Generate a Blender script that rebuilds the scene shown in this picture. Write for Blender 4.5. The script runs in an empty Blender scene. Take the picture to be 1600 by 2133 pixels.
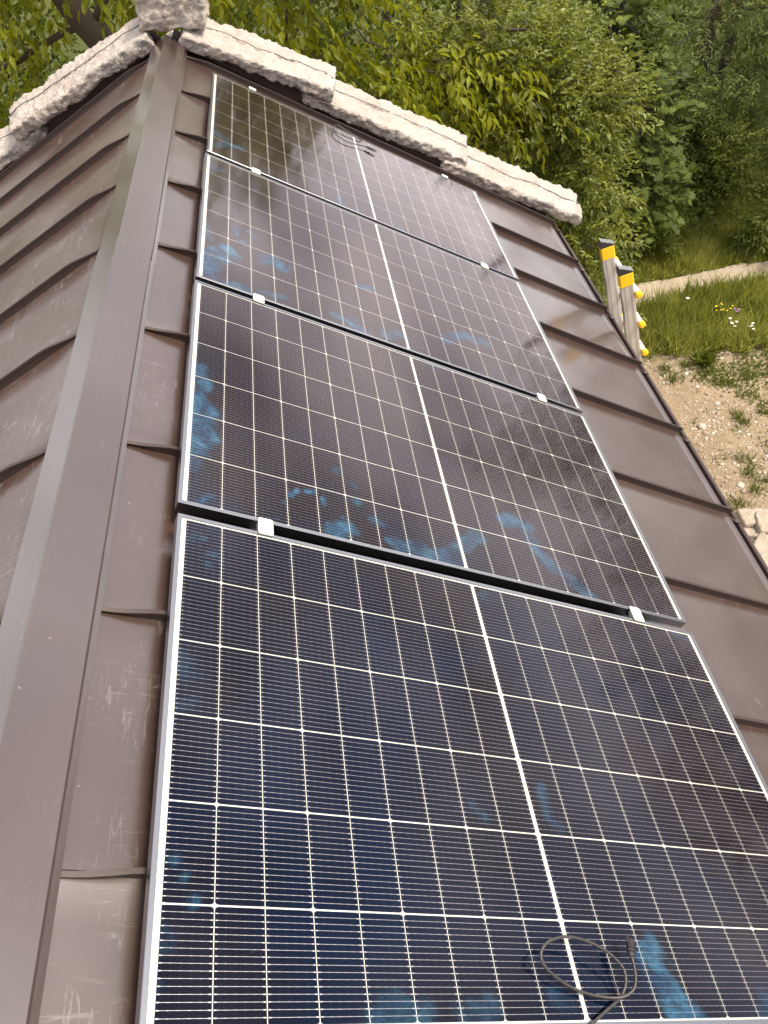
import bpy, math, random
import numpy as np
from mathutils import Vector, Matrix, noise

random.seed(7)
RNG = np.random.default_rng(11)
scene = bpy.context.scene
C = scene.collection

# ------------------------------------------------------------------ camera
CAM = Vector((0.39889, -0.35130, 7.00292))
RIGHT = Vector((0.99076694, -0.12629962, -0.04928771))
DOWN = Vector((-0.1240873, -0.69830423, -0.70496351))
FWD = Vector((0.05461881, 0.70457052, -0.70752892))
FPX = 1684.06
cam_data = bpy.data.cameras.new('camera')
cam = bpy.data.objects.new('camera', cam_data)
C.objects.link(cam)
m = Matrix.Identity(4)
for i in range(3):
    m[i][0] = RIGHT[i]; m[i][1] = -DOWN[i]; m[i][2] = -FWD[i]; m[i][3] = CAM[i]
cam.matrix_world = m
cam_data.sensor_fit = 'VERTICAL'
cam_data.sensor_height = 24.0
cam_data.sensor_width = 18.0
cam_data.lens = 24.0 * FPX / 2133.0
cam_data.clip_start = 0.02
cam_data.clip_end = 2000.0
scene.camera = cam

# ------------------------------------------------------------------ sky and sun (bright hazy overcast)
SUN_EL, SUN_AZ = 60.0, 112.0          # azimuth measured from +Y towards +X
world = bpy.data.worlds.new('World')
scene.world = world
world.use_nodes = True
wn = world.node_tree.nodes; wl = world.node_tree.links
wn.clear()
w_out = wn.new('ShaderNodeOutputWorld')
w_bg = wn.new('ShaderNodeBackground'); w_bg.inputs['Strength'].default_value = 0.14
w_sky = wn.new('ShaderNodeTexSky'); w_sky.sky_type = 'NISHITA'; w_sky.sun_disc = False
w_sky.sun_elevation = math.radians(SUN_EL)
w_sky.sun_rotation = math.radians(SUN_AZ)
w_sky.air_density = 1.0; w_sky.dust_density = 1.2; w_sky.ozone_density = 1.0
w_tc = wn.new('ShaderNodeTexCoord')
w_map = wn.new('ShaderNodeMapping'); w_map.inputs['Scale'].default_value = (1.0, 1.0, 2.2); w_map.inputs['Location'].default_value = (3.7, 0.2, 1.0)
w_noise = wn.new('ShaderNodeTexNoise'); w_noise.inputs['Scale'].default_value = 2.3
w_noise.inputs['Detail'].default_value = 7.0; w_noise.inputs['Roughness'].default_value = 0.55
w_ramp = wn.new('ShaderNodeValToRGB')
w_ramp.color_ramp.elements[0].position = 0.28; w_ramp.color_ramp.elements[0].color = (0.7, 0.7, 0.7, 1)
w_ramp.color_ramp.elements[1].position = 0.66; w_ramp.color_ramp.elements[1].color = (1, 1, 1, 1)
w_n2 = wn.new('ShaderNodeTexNoise'); w_n2.inputs['Scale'].default_value = 4.1; w_n2.inputs['Detail'].default_value = 6.0
w_cl = wn.new('ShaderNodeValToRGB')
w_cl.color_ramp.elements[0].position = 0.36; w_cl.color_ramp.elements[0].color = (4.3, 4.25, 4.8, 1)
w_cl.color_ramp.elements[1].position = 0.64; w_cl.color_ramp.elements[1].color = (14.0, 13.5, 13.6, 1)
w_mix = wn.new('ShaderNodeMix'); w_mix.data_type = 'RGBA'
wl.new(w_tc.outputs['Generated'], w_map.inputs['Vector'])
wl.new(w_map.outputs['Vector'], w_noise.inputs['Vector'])
wl.new(w_map.outputs['Vector'], w_n2.inputs['Vector'])
wl.new(w_noise.outputs['Fac'], w_ramp.inputs['Fac'])
wl.new(w_n2.outputs['Fac'], w_cl.inputs['Fac'])
wl.new(w_ramp.outputs['Color'], w_mix.inputs[0])
wl.new(w_sky.outputs['Color'], w_mix.inputs[6])
wl.new(w_cl.outputs['Color'], w_mix.inputs[7])
wl.new(w_mix.outputs[2], w_bg.inputs['Color'])
wl.new(w_bg.outputs['Background'], w_out.inputs['Surface'])

sun_data = bpy.data.lights.new('sun', 'SUN')
sun_data.energy = 4.8
sun_data.angle = math.radians(18.0)
sun_data.color = (1.0, 0.92, 0.76)
sun = bpy.data.objects.new('sun', sun_data)
C.objects.link(sun)
a, e = math.radians(SUN_AZ), math.radians(SUN_EL)
to_sun = Vector((math.sin(a) * math.cos(e), math.cos(a) * math.cos(e), math.sin(e)))
sun.rotation_euler = to_sun.to_track_quat('Z', 'Y').to_euler()
sun.location = (0, 0, 30)

scene.view_settings.view_transform = 'Standard'
scene.view_settings.look = 'None'
scene.view_settings.exposure = 0.58
scene.view_settings.gamma = 1.0
scene.render.engine = 'CYCLES'
scene.cycles.max_bounces = 4
scene.cycles.diffuse_bounces = 2
scene.cycles.glossy_bounces = 3
scene.cycles.transmission_bounces = 3
scene.cycles.transparent_max_bounces = 6
scene.cycles.caustics_reflective = False
scene.cycles.caustics_refractive = False

# ------------------------------------------------------------------ helpers
def mk(name, verts, faces, mat=None, parent=None, smooth=False):
    me = bpy.data.meshes.new(name)
    me.from_pydata([tuple(v) for v in verts], [], [tuple(f) for f in faces])
    if mat: me.materials.append(mat)
    if smooth:
        me.polygons.foreach_set('use_smooth', [True] * len(me.polygons))
    me.update()
    o = bpy.data.objects.new(name, me)
    C.objects.link(o)
    if parent: o.parent = parent
    return o

def mk_np(name, V, F, mat=None, parent=None, smooth=False, tint=None):
    """V (n,3) floats, F (m,k) ints with k = 3 or 4"""
    V = np.asarray(V, np.float32); F = np.asarray(F, np.int32)
    me = bpy.data.meshes.new(name)
    k = F.shape[1]
    me.vertices.add(len(V)); me.vertices.foreach_set('co', V.ravel())
    me.loops.add(F.size); me.loops.foreach_set('vertex_index', F.ravel())
    me.polygons.add(len(F))
    me.polygons.foreach_set('loop_start', np.arange(0, F.size, k, dtype=np.int32))
    if smooth: me.polygons.foreach_set('use_smooth', np.ones(len(F), bool))
    me.update(calc_edges=True)
    if tint is not None:
        at = me.attributes.new('tint', 'FLOAT', 'FACE')
        at.data.foreach_set('value', np.asarray(tint, np.float32))
    if mat: me.materials.append(mat)
    o = bpy.data.objects.new(name, me)
    C.objects.link(o)
    if parent: o.parent = parent
    return o

def thing(name, label, cat, loc=(0, 0, 0), rot=(0, 0, 0), group=None):
    o = bpy.data.objects.new(name, None); C.objects.link(o)
    o.empty_display_size = 0.1
    o.location = loc; o.rotation_euler = rot
    tag(o, label, cat, group)
    return o

def tag(o, label, cat, group=None):
    o['label'] = label; o['category'] = cat
    if group: o['group'] = group
    return o

def box_vf(x0, x1, y0, y1, z0, z1):
    v = [(x0,y0,z0),(x1,y0,z0),(x1,y1,z0),(x0,y1,z0),(x0,y0,z1),(x1,y0,z1),(x1,y1,z1),(x0,y1,z1)]
    f = [(0,3,2,1),(4,5,6,7),(0,1,5,4),(1,2,6,5),(2,3,7,6),(3,0,4,7)]
    return v, f

class MB:
    def __init__(s): s.v = []; s.f = []
    def add(s, v, f):
        n = len(s.v); s.v += [tuple(q) for q in v]; s.f += [tuple(i + n for i in q) for q in f]; return s
    def box(s, *a): return s.add(*box_vf(*a))
    def tube(s, pts, rad, sides=8, caps=True):
        pts = [Vector(p) for p in pts]; n = len(pts)
        rad = rad if hasattr(rad, '__len__') else [rad] * n
        v = []; f = []
        up = Vector((0.31, 0.17, 0.93)); prev = None
        for i, p in enumerate(pts):
            t = (pts[min(i + 1, n - 1)] - pts[max(i - 1, 0)]).normalized()
            if prev is None:
                x = t.cross(up).normalized()
            else:
                x = (prev - t * prev.dot(t)).normalized()
            prev = x; y = t.cross(x)
            for k in range(sides):
                a = 2 * math.pi * k / sides
                v.append(p + (x * math.cos(a) + y * math.sin(a)) * rad[i])
        for i in range(n - 1):
            for k in range(sides):
                k2 = (k + 1) % sides
                f.append((i*sides+k, i*sides+k2, (i+1)*sides+k2, (i+1)*sides+k))
        if caps:
            f.append(tuple(range(sides - 1, -1, -1))); f.append(tuple(range((n-1)*sides, n*sides)))
        return s.add(v, f)
    def prism(s, poly, h0, h1, axis='z'):
        """closed 2-D polygon extruded along an axis (z: poly=xy, y: poly=xz)"""
        n = len(poly)
        if axis == 'z':
            v = [(p[0], p[1], h0) for p in poly] + [(p[0], p[1], h1) for p in poly]
        elif axis == 'y':
            v = [(p[0], h0, p[1]) for p in poly] + [(p[0], h1, p[1]) for p in poly]
        else:
            v = [(h0, p[0], p[1]) for p in poly] + [(h1, p[0], p[1]) for p in poly]
        f = [tuple(range(n - 1, -1, -1)), tuple(range(n, 2 * n))]
        f += [(i, (i + 1) % n, n + (i + 1) % n, n + i) for i in range(n)]
        return s.add(v, f)
    def build(s, name, mat, parent=None, smooth=False):
        return mk(name, s.v, s.f, mat, parent, smooth)

def bevel(o, w, seg=2):
    b = o.modifiers.new('bevel', 'BEVEL'); b.width = w; b.segments = seg; b.limit_method = 'ANGLE'
    b.angle_limit = math.radians(35)
    return o

def catmull(pts, n=8):
    P = [Vector(p) for p in pts]; P = [P[0]*2-P[1]] + P + [P[-1]*2-P[-2]]
    out = []
    for i in range(1, len(P) - 2):
        for k in range(n):
            t = k / n
            out.append(0.5*((2*P[i]) + (P[i+1]-P[i-1])*t + (2*P[i-1]-5*P[i]+4*P[i+1]-P[i+2])*t*t + (3*P[i]-P[i-1]-3*P[i+1]+P[i+2])*t**3))
    out.append(P[-2])
    return out

def px_ray(x, y):
    return (RIGHT * ((x - 800) / FPX) + DOWN * ((y - 1066.5) / FPX) + FWD).normalized()
def at_y(x, y, Y):                       # the point of a sight line at depth Y
    d = px_ray(x, y); return CAM + d * ((Y - CAM.y) / d.y)
def at_ground(x, y, z=0.0):
    d = px_ray(x, y); return CAM + d * ((z - CAM.z) / d.z)

# ------------------------------------------------------------------ materials
class NT:
    def __init__(s, name):
        s.m = bpy.data.materials.new(name); s.m.use_nodes = True
        s.t = s.m.node_tree; s.n = s.t.nodes; s.l = s.t.links
        s.n.clear(); s.out = s.n.new('ShaderNodeOutputMaterial')
        s.tc = s.n.new('ShaderNodeTexCoord')
    def new(s, t, **kw):
        o = s.n.new('ShaderNode' + t)
        for k, v in kw.items():
            if k in o.inputs: s.set(o.inputs[k], v)
            else: setattr(o, k, v)
        return o
    def set(s, inp, v):
        if hasattr(v, 'is_linked') or isinstance(v, bpy.types.NodeSocket): s.l.new(v, inp)
        else: inp.default_value = v
    def math(s, op, a, b=0.0, clamp=False):
        o = s.n.new('ShaderNodeMath'); o.operation = op; o.use_clamp = clamp
        s.set(o.inputs[0], a); s.set(o.inputs[1], b); return o.outputs[0]
    def mix(s, fac, a, b, blend='MIX'):
        o = s.n.new('ShaderNodeMix'); o.data_type = 'RGBA'; o.blend_type = blend
        s.set(o.inputs[0], fac); s.set(o.inputs[6], a); s.set(o.inputs[7], b); return o.outputs[2]
    def ramp(s, fac, *st):
        o = s.n.new('ShaderNodeValToRGB'); cr = o.color_ramp
        while len(cr.elements) < len(st): cr.elements.new(0.5)
        for e_, (p_, c_) in zip(cr.elements, st):
            e_.position = p_; e_.color = c_ if hasattr(c_, '__len__') else (c_, c_, c_, 1)
        s.l.new(fac, o.inputs[0]); return o.outputs[0]
    def mapping(s, scale=(1,1,1), rot=(0,0,0), loc=(0,0,0), src='Object'):
        o = s.n.new('ShaderNodeMapping'); o.inputs['Scale'].default_value = scale
        o.inputs['Rotation'].default_value = rot; o.inputs['Location'].default_value = loc
        s.l.new(s.tc.outputs[src], o.inputs['Vector']); return o.outputs[0]
    def noise(s, scale, detail=4.0, rough=0.55, vec=None, dist=0.0):
        o = s.n.new('ShaderNodeTexNoise'); o.inputs['Scale'].default_value = scale
        o.inputs['Detail'].default_value = detail; o.inputs['Roughness'].default_value = rough
        o.inputs['Distortion'].default_value = dist
        s.l.new(vec if vec is not None else s.tc.outputs['Object'], o.inputs['Vector']); return o.outputs['Fac']
    def voronoi(s, scale, vec=None, feature='F1', out='Distance'):
        o = s.n.new('ShaderNodeTexVoronoi'); o.inputs['Scale'].default_value = scale; o.feature = feature
        s.l.new(vec if vec is not None else s.tc.outputs['Object'], o.inputs['Vector']); return o.outputs[out]
    def bump(s, h, strength=0.3, dist=0.01):
        o = s.n.new('ShaderNodeBump'); o.inputs['Strength'].default_value = strength
        o.inputs['Distance'].default_value = dist; s.l.new(h, o.inputs['Height']); return o.outputs[0]
    def bsdf(s, **kw):
        o = s.n.new('ShaderNodeBsdfPrincipled')
        for k, v in kw.items(): s.set(o.inputs[k], v)
        return o
    def done(s, sh):
        s.l.new(sh.outputs[0] if hasattr(sh, 'outputs') else sh, s.out.inputs[0]); return s.m

def col(r, g, b): return (r, g, b, 1.0)

def simple(name, c, rough=0.5, metal=0.0, var=0.15, scale=20.0, bump=0.0):
    n = NT(name)
    nz = n.noise(scale, 5)
    cc = n.mix(n.ramp(nz, (0.3, 1 - var), (0.7, 1 + var)), col(0, 0, 0), col(*c)) if False else n.mix(nz, col(*[q*(1-var) for q in c]), col(*[min(1, q*(1+var)) for q in c]))
    kw = {'Base Color': cc, 'Roughness': rough, 'Metallic': metal}
    if bump: kw['Normal'] = n.bump(nz, bump, 0.005)
    return n.done(n.bsdf(**kw))

def roof_metal(name, base, scuff=1.0, rough=0.30, metal=0.0, lo=0.46, coat=0.75, ior=1.6):
    n = NT(name)
    rnd = n.new('ObjectInfo').outputs['Random']
    loc = n.new('CombineXYZ', X=n.math('MULTIPLY', rnd, 7.0), Y=n.math('MULTIPLY', rnd, 13.0), Z=0.0)
    va = n.new('VectorMath'); va.operation = 'ADD'
    n.l.new(n.tc.outputs['Object'], va.inputs[0]); n.l.new(loc.outputs[0], va.inputs[1])
    vec = va.outputs[0]
    big = n.noise(1.7, 4, 0.5, vec, 0.4)
    base_c = n.mix(n.ramp(big, (0.3, 0.0), (0.7, 1.0)), col(*[q*0.88 for q in base]), col(*[q*1.12 for q in base]))
    # rubbed marks: fine drawn streaks gathered in patches
    mp = n.new('Mapping'); mp.inputs['Rotation'].default_value = (0, 0, 0.9); mp.inputs['Scale'].default_value = (70, 9, 1)
    n.l.new(vec, mp.inputs['Vector'])
    st = n.noise(1.0, 6, 0.7, mp.outputs[0], 1.4)
    mp2 = n.new('Mapping'); mp2.inputs['Rotation'].default_value = (0, 0, -0.35); mp2.inputs['Scale'].default_value = (12, 95, 1)
    n.l.new(vec, mp2.inputs['Vector'])
    st2 = n.noise(1.0, 6, 0.7, mp2.outputs[0], 1.0)
    patch = n.ramp(n.noise(3.4, 5, 0.6, vec, 0.8), (lo, 0.0), (lo + 0.18, 1.0))
    s1 = n.ramp(st, (0.56, 0.0), (0.74, 1.0)); s2 = n.ramp(st2, (0.58, 0.0), (0.75, 1.0))
    marks = n.math('MULTIPLY', n.math('MAXIMUM', s1, s2), patch)
    haze = n.math('MULTIPLY', n.ramp(n.noise(2.3, 3, 0.5, vec, 0.3), (0.5, 0.0), (0.8, 1.0)), 0.22)
    marks = n.math('MULTIPLY', n.math('ADD', marks, haze, True), 0.55 * scuff, True)
    # a few specks of grit
    sp = n.ramp(n.voronoi(17.0, vec), (0.0, 1.0), (0.055, 0.0))
    spm = n.math('MULTIPLY', sp, n.ramp(n.noise(5.0, 2, 0.5, vec), (0.5, 0.0), (0.56, 1.0)))
    c = n.mix(marks, base_c, col(0.30, 0.28, 0.27))
    c = n.mix(n.math('MULTIPLY', spm, 0.4), c, col(0.55, 0.48, 0.40))
    r = n.math('ADD', n.math('MULTIPLY', big, 0.12), rough - 0.06)
    r = n.math('ADD', r, n.math('MULTIPLY', marks, 0.2))
    bmp = n.bump(n.noise(1.1, 2, 0.4, vec), 0.35, 0.02)
    return n.done(n.bsdf(**{'Base Color': c, 'Roughness': r, 'Metallic': metal, 'IOR': ior, 'Coat Weight': coat, 'Coat Roughness': 0.17, 'Coat IOR': 1.65, 'Normal': bmp, 'Coat Normal': bmp}))

M_ROOF = roof_metal('brown_coated_roof_metal', (0.042, 0.0225, 0.0165), 0.8)
M_ROOF_WORN = roof_metal('worn_brown_roof_metal', (0.052, 0.028, 0.0205), 1.4, 0.36, lo=0.38, coat=0.35, ior=1.5)
M_CAP = roof_metal('brown_coated_ridge_metal', (0.040, 0.024, 0.0195), 0.3)
M_SEAM = simple('shaded_brown_seam_metal', (0.030, 0.017, 0.0135), 0.6, 0.0, 0.1)  # same metal as the trays, darkened so shade is in its colour
M_EAVE = simple('dark_brown_eave_metal', (0.045, 0.028, 0.024), 0.3, 0.0, 0.15)
M_DECK = simple('roof_deck_wood', (0.12, 0.08, 0.05), 0.8)
M_ALU = simple('anodised_aluminium', (0.28, 0.28, 0.295), 0.27, 1.0, 0.06, 60)
M_RAIL = simple('mill_aluminium', (0.5, 0.5, 0.5), 0.45, 0.8, 0.1, 40)
M_CLAMP = simple('cast_aluminium_clamp', (0.60, 0.58, 0.55), 0.45, 0.3, 0.06, 80)
M_MARK = simple('stamped_grey_mark', (0.22, 0.21, 0.2), 0.6)
M_BACK = simple('white_backsheet', (0.68, 0.66, 0.60), 0.5, 0, 0.03)
M_TEXT = simple('grey_print', (0.35, 0.35, 0.34), 0.6)
M_CABLE = simple('black_cable_rubber', (0.028, 0.023, 0.022), 0.42)
M_CONN = simple('black_connector_plastic', (0.022, 0.018, 0.017), 0.35)
M_WIRE = simple('steel_wire', (0.12, 0.10, 0.10), 0.5, 0.6)
M_WALL = simple('lime_plaster', (0.52, 0.46, 0.38), 0.9, 0, 0.2, 6, 0.3)
M_YEL = simple('yellow_plastic', (0.85, 0.50, 0.01), 0.4, 0, 0.08)
M_BLK = simple('black_rubber', (0.02, 0.02, 0.02), 0.55)
M_LAD = simple('ladder_aluminium', (0.60, 0.58, 0.55), 0.38, 0.6, 0.15, 12)
M_RUNG = simple('rung_aluminium', (0.82, 0.80, 0.76), 0.5, 0.2, 0.06)

def cell_material():
    n = NT('monocrystalline_cell')
    sep = n.new('SeparateXYZ'); n.l.new(n.tc.outputs['Object'], sep.inputs[0])
    x, y = sep.outputs[0], sep.outputs[1]
    ph = n.math('FRACT', n.math('ADD', n.math('MULTIPLY', y, 16 / 0.182), 0.5 + 8))
    d = n.math('ABSOLUTE', n.math('SUBTRACT', ph, 0.5))
    line = n.math('LESS_THAN', d, 0.025)
    ax = n.math('ABSOLUTE', x)
    endpad = n.math('MULTIPLY', n.math('LESS_THAN', d, 0.075), n.math('GREATER_THAN', ax, 0.0395))
    pads = n.math('MULTIPLY', n.math('LESS_THAN', d, 0.055), n.math('GREATER_THAN', n.math('FRACT', n.math('ADD', n.math('MULTIPLY', x, 58.0), 0.43)), 0.9))
    line = n.math('MAXIMUM', line, n.math('MAXIMUM', endpad, pads))
    # wires end short of the cell edge
    line = n.math('MULTIPLY', line, n.math('LESS_THAN', ax, 0.0445))
    rnd = n.new('ObjectInfo').outputs['Random']
    wpos = n.new('NewGeometry').outputs['Position']
    nz = n.noise(2.1, 3, 0.5, wpos, 0.6)
    k = n.math('ADD', n.math('MULTIPLY', n.ramp(nz, (0.38, 0.0), (0.66, 1.0)), 0.8), n.math('MULTIPLY', rnd, 0.25), True)
    lw = n.new('LayerWeight', Blend=0.5).outputs['Facing']       # thin-film blue, turning purple-brown at a slant
    k = n.math('MULTIPLY', k, n.ramp(lw, (0.30, 1.0), (0.58, 0.15)))
    c = n.mix(k, n.mix(n.ramp(lw, (0.25, 0.0), (0.55, 1.0)), col(0.0030, 0.0030, 0.0062), col(0.0130, 0.0062, 0.0070)), col(0.0016, 0.0068, 0.024))
    wirec = n.mix(n.math('MULTIPLY', rnd, 0.3), col(0.66, 0.60, 0.62), col(0.56, 0.52, 0.56))
    c = n.mix(line, c, wirec)
    return n.done(n.bsdf(**{'Base Color': c, 'Roughness': n.math('ADD', 0.6, n.math('MULTIPLY', line, -0.22)), 'Metallic': n.math('MULTIPLY', line, 0.9), 'Specular IOR Level': 0.0}))
M_CELL = cell_material()

def glass_material():
    n = NT('solar_glass')
    fr0 = n.new('Fresnel', IOR=1.55)
    fr = n.math('MAXIMUM', n.math('SUBTRACT', n.math('MULTIPLY', fr0.outputs[0], 1.3), 0.049), 0.004)     # anti-reflective coating
    tr = n.new('BsdfTransparent', Color=col(0.97, 0.975, 0.97))
    dust = n.noise(3.0, 2, 0.6)
    gl = n.new('BsdfGlossy', Color=col(1, 0.90, 0.89), Roughness=n.math('ADD', n.math('MULTIPLY', dust, 0.09), 0.035))
    mx = n.new('MixShader'); n.l.new(fr, mx.inputs[0]); n.l.new(tr.outputs[0], mx.inputs[1]); n.l.new(gl.outputs[0], mx.inputs[2])
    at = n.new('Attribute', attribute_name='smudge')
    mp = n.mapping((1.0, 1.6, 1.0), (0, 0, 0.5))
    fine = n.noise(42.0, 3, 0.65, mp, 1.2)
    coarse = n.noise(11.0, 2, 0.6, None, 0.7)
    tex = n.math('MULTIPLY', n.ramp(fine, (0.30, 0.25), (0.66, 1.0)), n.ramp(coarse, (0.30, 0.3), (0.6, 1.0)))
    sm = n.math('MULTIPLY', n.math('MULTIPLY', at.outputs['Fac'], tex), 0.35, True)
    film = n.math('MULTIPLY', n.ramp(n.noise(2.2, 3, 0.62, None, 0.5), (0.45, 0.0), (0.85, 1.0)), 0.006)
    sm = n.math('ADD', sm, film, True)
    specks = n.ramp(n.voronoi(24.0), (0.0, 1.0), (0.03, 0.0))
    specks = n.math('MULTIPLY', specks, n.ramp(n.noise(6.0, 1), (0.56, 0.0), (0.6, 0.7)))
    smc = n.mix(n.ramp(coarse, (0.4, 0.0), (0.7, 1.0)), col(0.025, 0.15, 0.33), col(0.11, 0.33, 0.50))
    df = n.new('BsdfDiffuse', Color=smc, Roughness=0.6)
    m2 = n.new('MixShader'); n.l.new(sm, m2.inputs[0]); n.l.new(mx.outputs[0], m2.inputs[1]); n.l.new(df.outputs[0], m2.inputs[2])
    d2 = n.new('BsdfDiffuse', Color=col(0.6, 0.55, 0.48))
    m3 = n.new('MixShader'); n.l.new(specks, m3.inputs[0]); n.l.new(m2.outputs[0], m3.inputs[1]); n.l.new(d2.outputs[0], m3.inputs[2])
    return n.done(m3)
M_GLASS = glass_material()

def stone_material(name, a, b, scale=7.0):
    n = NT(name)
    big = n.noise(scale, 6, 0.6)
    fine = n.noise(scale * 9, 6, 0.7)
    pit = n.voronoi(scale * 7)
    c = n.mix(n.ramp(big, (0.3, 0.0), (0.7, 1.0)), col(*a), col(*b))
    c = n.mix(n.math('MULTIPLY', n.ramp(fine, (0.30, 1.0), (0.48, 0.0)), 0.45), c, col(a[0]*0.5, a[1]*0.47, a[2]*0.45))
    c = n.mix(n.math('MULTIPLY', n.ramp(n.noise(scale*0.8, 6, 0.7), (0.50, 0.0), (0.66, 1.0)), 0.55), c, col(0.27, 0.28, 0.265))
    h = n.math('ADD', fine, n.math('MULTIPLY', pit, 0.5))
    return n.done(n.bsdf(**{'Base Color': c, 'Roughness': 0.92, 'Specular IOR Level': 0.15, 'Normal': n.bump(h, 0.9, 0.014)}))
M_STONE = stone_material('pale_rough_stone', (0.30, 0.25, 0.22), (0.49, 0.425, 0.375))
M_ROCK = stone_material('field_rock', (0.27, 0.22, 0.17), (0.42, 0.36, 0.29), 5.0)

def leaf_material(name, dark, light, back=0.45, rough=0.45, spec=0.25):
    n = NT(name)
    at = n.new('Attribute', attribute_name='tint')
    c = n.mix(at.outputs['Fac'], col(*dark), col(*light))
    nz = n.noise(0.9, 3)
    c = n.mix(n.math('MULTIPLY', nz, 0.35), c, col(*[q*0.6 for q in dark]))
    p = n.bsdf(**{'Base Color': c, 'Roughness': rough, 'Specular IOR Level': spec})
    tl = n.new('BsdfTranslucent'); n.l.new(n.mix(0.5, c, col(light[0]*1.3, light[1]*1.25, light[2]*0.6)), tl.inputs['Color'])
    mx = n.new('MixShader'); mx.inputs[0].default_value = back
    n.l.new(p.outputs[0], mx.inputs[1]); n.l.new(tl.outputs[0], mx.inputs[2])
    return n.done(mx)
M_WALNUT = leaf_material('walnut_leaf', (0.055, 0.078, 0.006), (0.30, 0.31, 0.014), 0.5)
M_PRIVET = leaf_material('small_olive_leaf', (0.055, 0.075, 0.010), (0.23, 0.25, 0.040), 0.35, 0.35)
M_MAPLE = leaf_material('maple_leaf', (0.034, 0.05, 0.010), (0.13, 0.165, 0.035), 0.35, 0.6, 0.15)
M_FEATHER = leaf_material('feathery_leaf', (0.04, 0.06, 0.012), (0.21, 0.24, 0.07), 0.3, 0.6, 0.1)
M_BRIGHT = leaf_material('bright_shrub_leaf', (0.055, 0.08, 0.012), (0.22, 0.24, 0.06), 0.45, 0.5, 0.15)
M_FOREST = leaf_material('forest_leaf', (0.016, 0.024, 0.004), (0.095, 0.12, 0.016), 0.35, 0.7, 0.08)
M_GRASS = leaf_material('meadow_grass_blade', (0.08, 0.11, 0.014), (0.42, 0.42, 0.12), 0.5, 0.6, 0.1)
M_STRAW = leaf_material('dry_grass_blade', (0.30, 0.22, 0.11), (0.50, 0.40, 0.22), 0.3, 0.6)
M_TUFT = leaf_material('tuft_blade', (0.07, 0.10, 0.015), (0.17, 0.19, 0.03), 0.4, 0.5)
M_BARK = simple('dark_bark', (0.055, 0.04, 0.03), 0.9, 0, 0.4, 30, 0.6)
M_FYEL = simple('yellow_petal', (0.80, 0.55, 0.02), 0.6)
M_FWHITE = simple('white_petal', (0.82, 0.82, 0.76), 0.6)
M_FPUR = simple('purple_petal', (0.25, 0.12, 0.28), 0.6)
M_STEM = simple('green_stem', (0.07, 0.11, 0.02), 0.6)

def ground_material():
    n = NT('stony_soil')
    big = n.noise(0.5, 5, 0.6); mid = n.noise(4.0, 6, 0.65); fine = n.noise(40.0, 5, 0.7)
    v1 = n.new('TexVoronoi', Scale=34.0); n.l.new(n.tc.outputs['Object'], v1.inputs['Vector'])
    c = n.mix(n.ramp(big, (0.35, 0.0), (0.65, 1.0)), col(0.20, 0.14, 0.085), col(0.31, 0.235, 0.15))
    c = n.mix(n.ramp(mid, (0.35, 0.0), (0.7, 0.8)), c, col(0.13, 0.092, 0.056))
    st = n.math('MULTIPLY', n.ramp(v1.outputs['Distance'], (0.2, 1.0), (0.45, 0.0)), n.ramp(n.noise(9.0, 3), (0.42, 0.0), (0.6, 1.0)))
    c = n.mix(n.math('MULTIPLY', st, 0.8), c, n.mix(v1.outputs['Color'], col(0.40, 0.34, 0.28), col(0.62, 0.56, 0.48)))
    c = n.mix(n.math('MULTIPLY', fine, 0.3), c, col(0.33, 0.26, 0.18))
    # grass-bound soil away from the yard
    pos = n.new('SeparateXYZ'); n.l.new(n.tc.outputs['Object'], pos.inputs[0])
    yy = n.math('ADD', pos.outputs[1], n.math('MULTIPLY', n.noise(1.3, 4), 1.2))
    g = n.ramp(n.math('MULTIPLY', yy, 0.05), (0.46, 0.0), (0.52, 1.0))
    gc = n.mix(mid, col(0.035, 0.045, 0.012), col(0.08, 0.085, 0.025))
    c = n.mix(g, c, gc)
    h = n.math('ADD', n.math('MULTIPLY', st, 0.8), fine)
    return n.done(n.bsdf(**{'Base Color': c, 'Roughness': 0.95, 'Specular IOR Level': 0.1, 'Normal': n.bump(h, 0.6, 0.02)}))
M_GROUND = ground_material()

def path_material():
    n = NT('trodden_gravel')
    mid = n.noise(5.0, 6, 0.65); fine = n.noise(55.0, 4, 0.7)
    v = n.voronoi(45.0)
    c = n.mix(mid, col(0.27, 0.21, 0.15), col(0.42, 0.35, 0.27))
    c = n.mix(n.ramp(v, (0.15, 0.6), (0.4, 0.0)), c, col(0.55, 0.49, 0.40))
    return n.done(n.bsdf(**{'Base Color': c, 'Roughness': 0.95, 'Specular IOR Level': 0.1, 'Normal': n.bump(n.math('ADD', fine, v), 0.6, 0.015)}))
M_PATH = path_material()

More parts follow.
